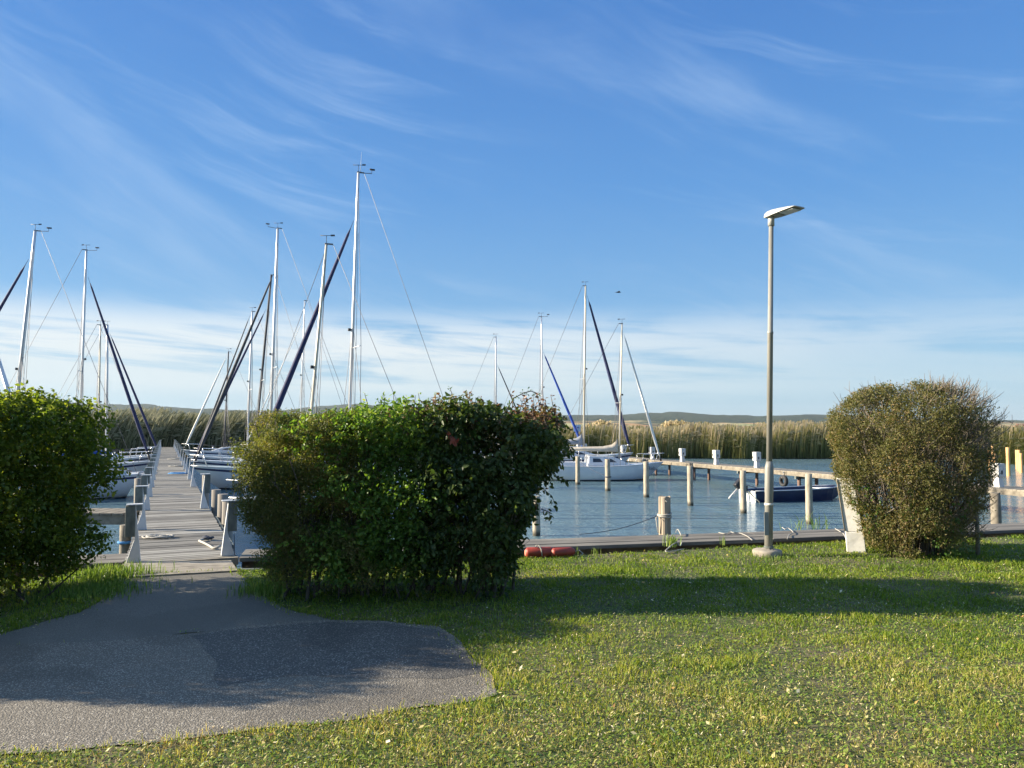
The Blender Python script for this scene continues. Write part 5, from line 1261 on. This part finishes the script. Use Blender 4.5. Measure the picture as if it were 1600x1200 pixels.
for k in range(2300):          # fine bare twigs
    bare = k < 1100
    a = r.uniform(-1.5, 1.2) if bare else r.uniform(0, 2*math.pi)
    z = r.uniform(.25, 2.15); R_ = float(bush_r(z))*r.uniform(.45, .98); p0 = Vector((R_*math.cos(a), R_*math.sin(a)*.92, z))
    if bare and p0.x < .1: continue
    out_ = Vector((math.cos(a), math.sin(a), 0)); d = (out_*r.uniform(.2, 1)+Vector((r.uniform(-.5, .5), r.uniform(-.5, .5), r.uniform(.1, 1.2)))).normalized(); l = r.uniform(.08, .30); pts = [p0]
    for j in range(4): d = (d+Vector((r.uniform(-.28, .28), r.uniform(-.28, .28), r.uniform(-.05, .22)))).normalized(); pts.append(pts[-1]+d*l/4)
    (b if k % 3 else b2).tube(pts, [.0045, .004, .0034, .0026, .0015], 4, caps=False)
    if bare:
        for _ in range(2):
            q = pts[r.randint(1, 3)]; d2 = (d+Vector((r.uniform(-.9, .9), r.uniform(-.9, .9), r.uniform(-.2, .8)))).normalized(); b.tube([q, q+d2*.06, q+d2*.13+Vector((0, 0, .02))], [.003, .0022, .0012], 4, caps=False)
b.build('bare_twigs', M['twig'], rb); b2.build('branches', M['bark'], rb)
for (pa) in ([(1553, 668), (1562, 660), (1572, 657), (1583, 661)], [(1530, 640), (1536, 622), (1538, 608)], [(1438, 612), (1432, 600), (1430, 594)], [(1480, 616), (1482, 606), (1486, 600)]):
    pts = [P(x, y, 10.35)-bc for x, y in pa]; sprout(pts, HG['bush'], M['twig'], rb, .028, 1 if pa[0][0] > 1500 else 3, int(pa[0][0]), 0)

# reed sprigs and weeds by the boardwalk
tuft('reed_plant', G(1262, 826, DZ-.3), 26, .5, .42, M['tall_grass'], 'sparse green reed sprigs behind the boardwalk under the bow of the blue boat', 'reeds', wid=(.006, .016), lean=1.3)
tuft('weed', G(1050, 852), 40, .10, .20, M['tall_grass'], 'small weed growing at the rope loop on the boardwalk edge', 'weed', wid=(.008, .02), lean=.9)
for i, px in enumerate((1130, 930, 902)):
    tuft('weed', G(px, 868 if px < 1000 else 850), 16, .05, .16, M['tall_grass'], ['thin weed at the lawn edge left of the lamp post', 'thin weed at the lawn edge between fenders and stump', 'thin weed just right of the red fenders'][i], 'weed', wid=(.003, .006), lean=.3)
# shrubs over the reeds
for px, py, w_, lab in [(940, 655, 2.2, 'rounded tan shrub rising over the reeds left of the white mast'), (1055, 655, 2.4, 'rounded tan shrub above the reeds right of the furled white jib'), (1112, 662, 1.9, 'low tan shrub above the reeds left of the lamp post'), (398, 650, 2.6, 'yellow green shrub rising behind the reeds left of the middle hedge')]:
    Y = 95; c = P(px, py+(5 if px > 500 else 2), Y); t = empty('shrub', (c.x, Y, -.9), 0, lab, 'shrub', 'shrubs among the reeds'); H = c.z+.9
    rr_ = np.random.default_rng(px); v = norm(rr_.normal(0, 1, (700, 3))); Q = v*np.array([w_, w_*.8, H*.5])*(.55+.45*rr_.random((700, 1)))+np.array([0, 0, H*.52])
    foliage('crown', Q, v, 3, .3, .25, .5, rm_r if px > 500 else HG['fine'], t, 0, .6, px)
    b = MB()
    for k in range(5): b.tube([(0, 0, 0), (random.uniform(-.6, .6), 0, H*.4), (random.uniform(-1, 1)*w_*.6, 0, H*.75)], [.09, .06, .03], 6)
    b.build('trunk', M['bark'], t)

# ------------------------------------------------------------------ the air
hm = bpy.data.materials.new('haze_air'); hm.use_nodes = True; t = NT(hm.node_tree)
pv = t.n('ShaderNodeVolumePrincipled'); pv.inputs['Color'].default_value = (.78, .88, 1, 1); pv.inputs['Density'].default_value = HAZE; pv.inputs['Anisotropy'].default_value = .2
o_ = t.n('ShaderNodeOutputMaterial'); t.nt.links.new(pv.outputs[0], o_.inputs['Volume'])
hz = MB().box((0, 2300, 68), (9200, 4900, 145)).build('haze', hm); tag(hz, kind='stuff')
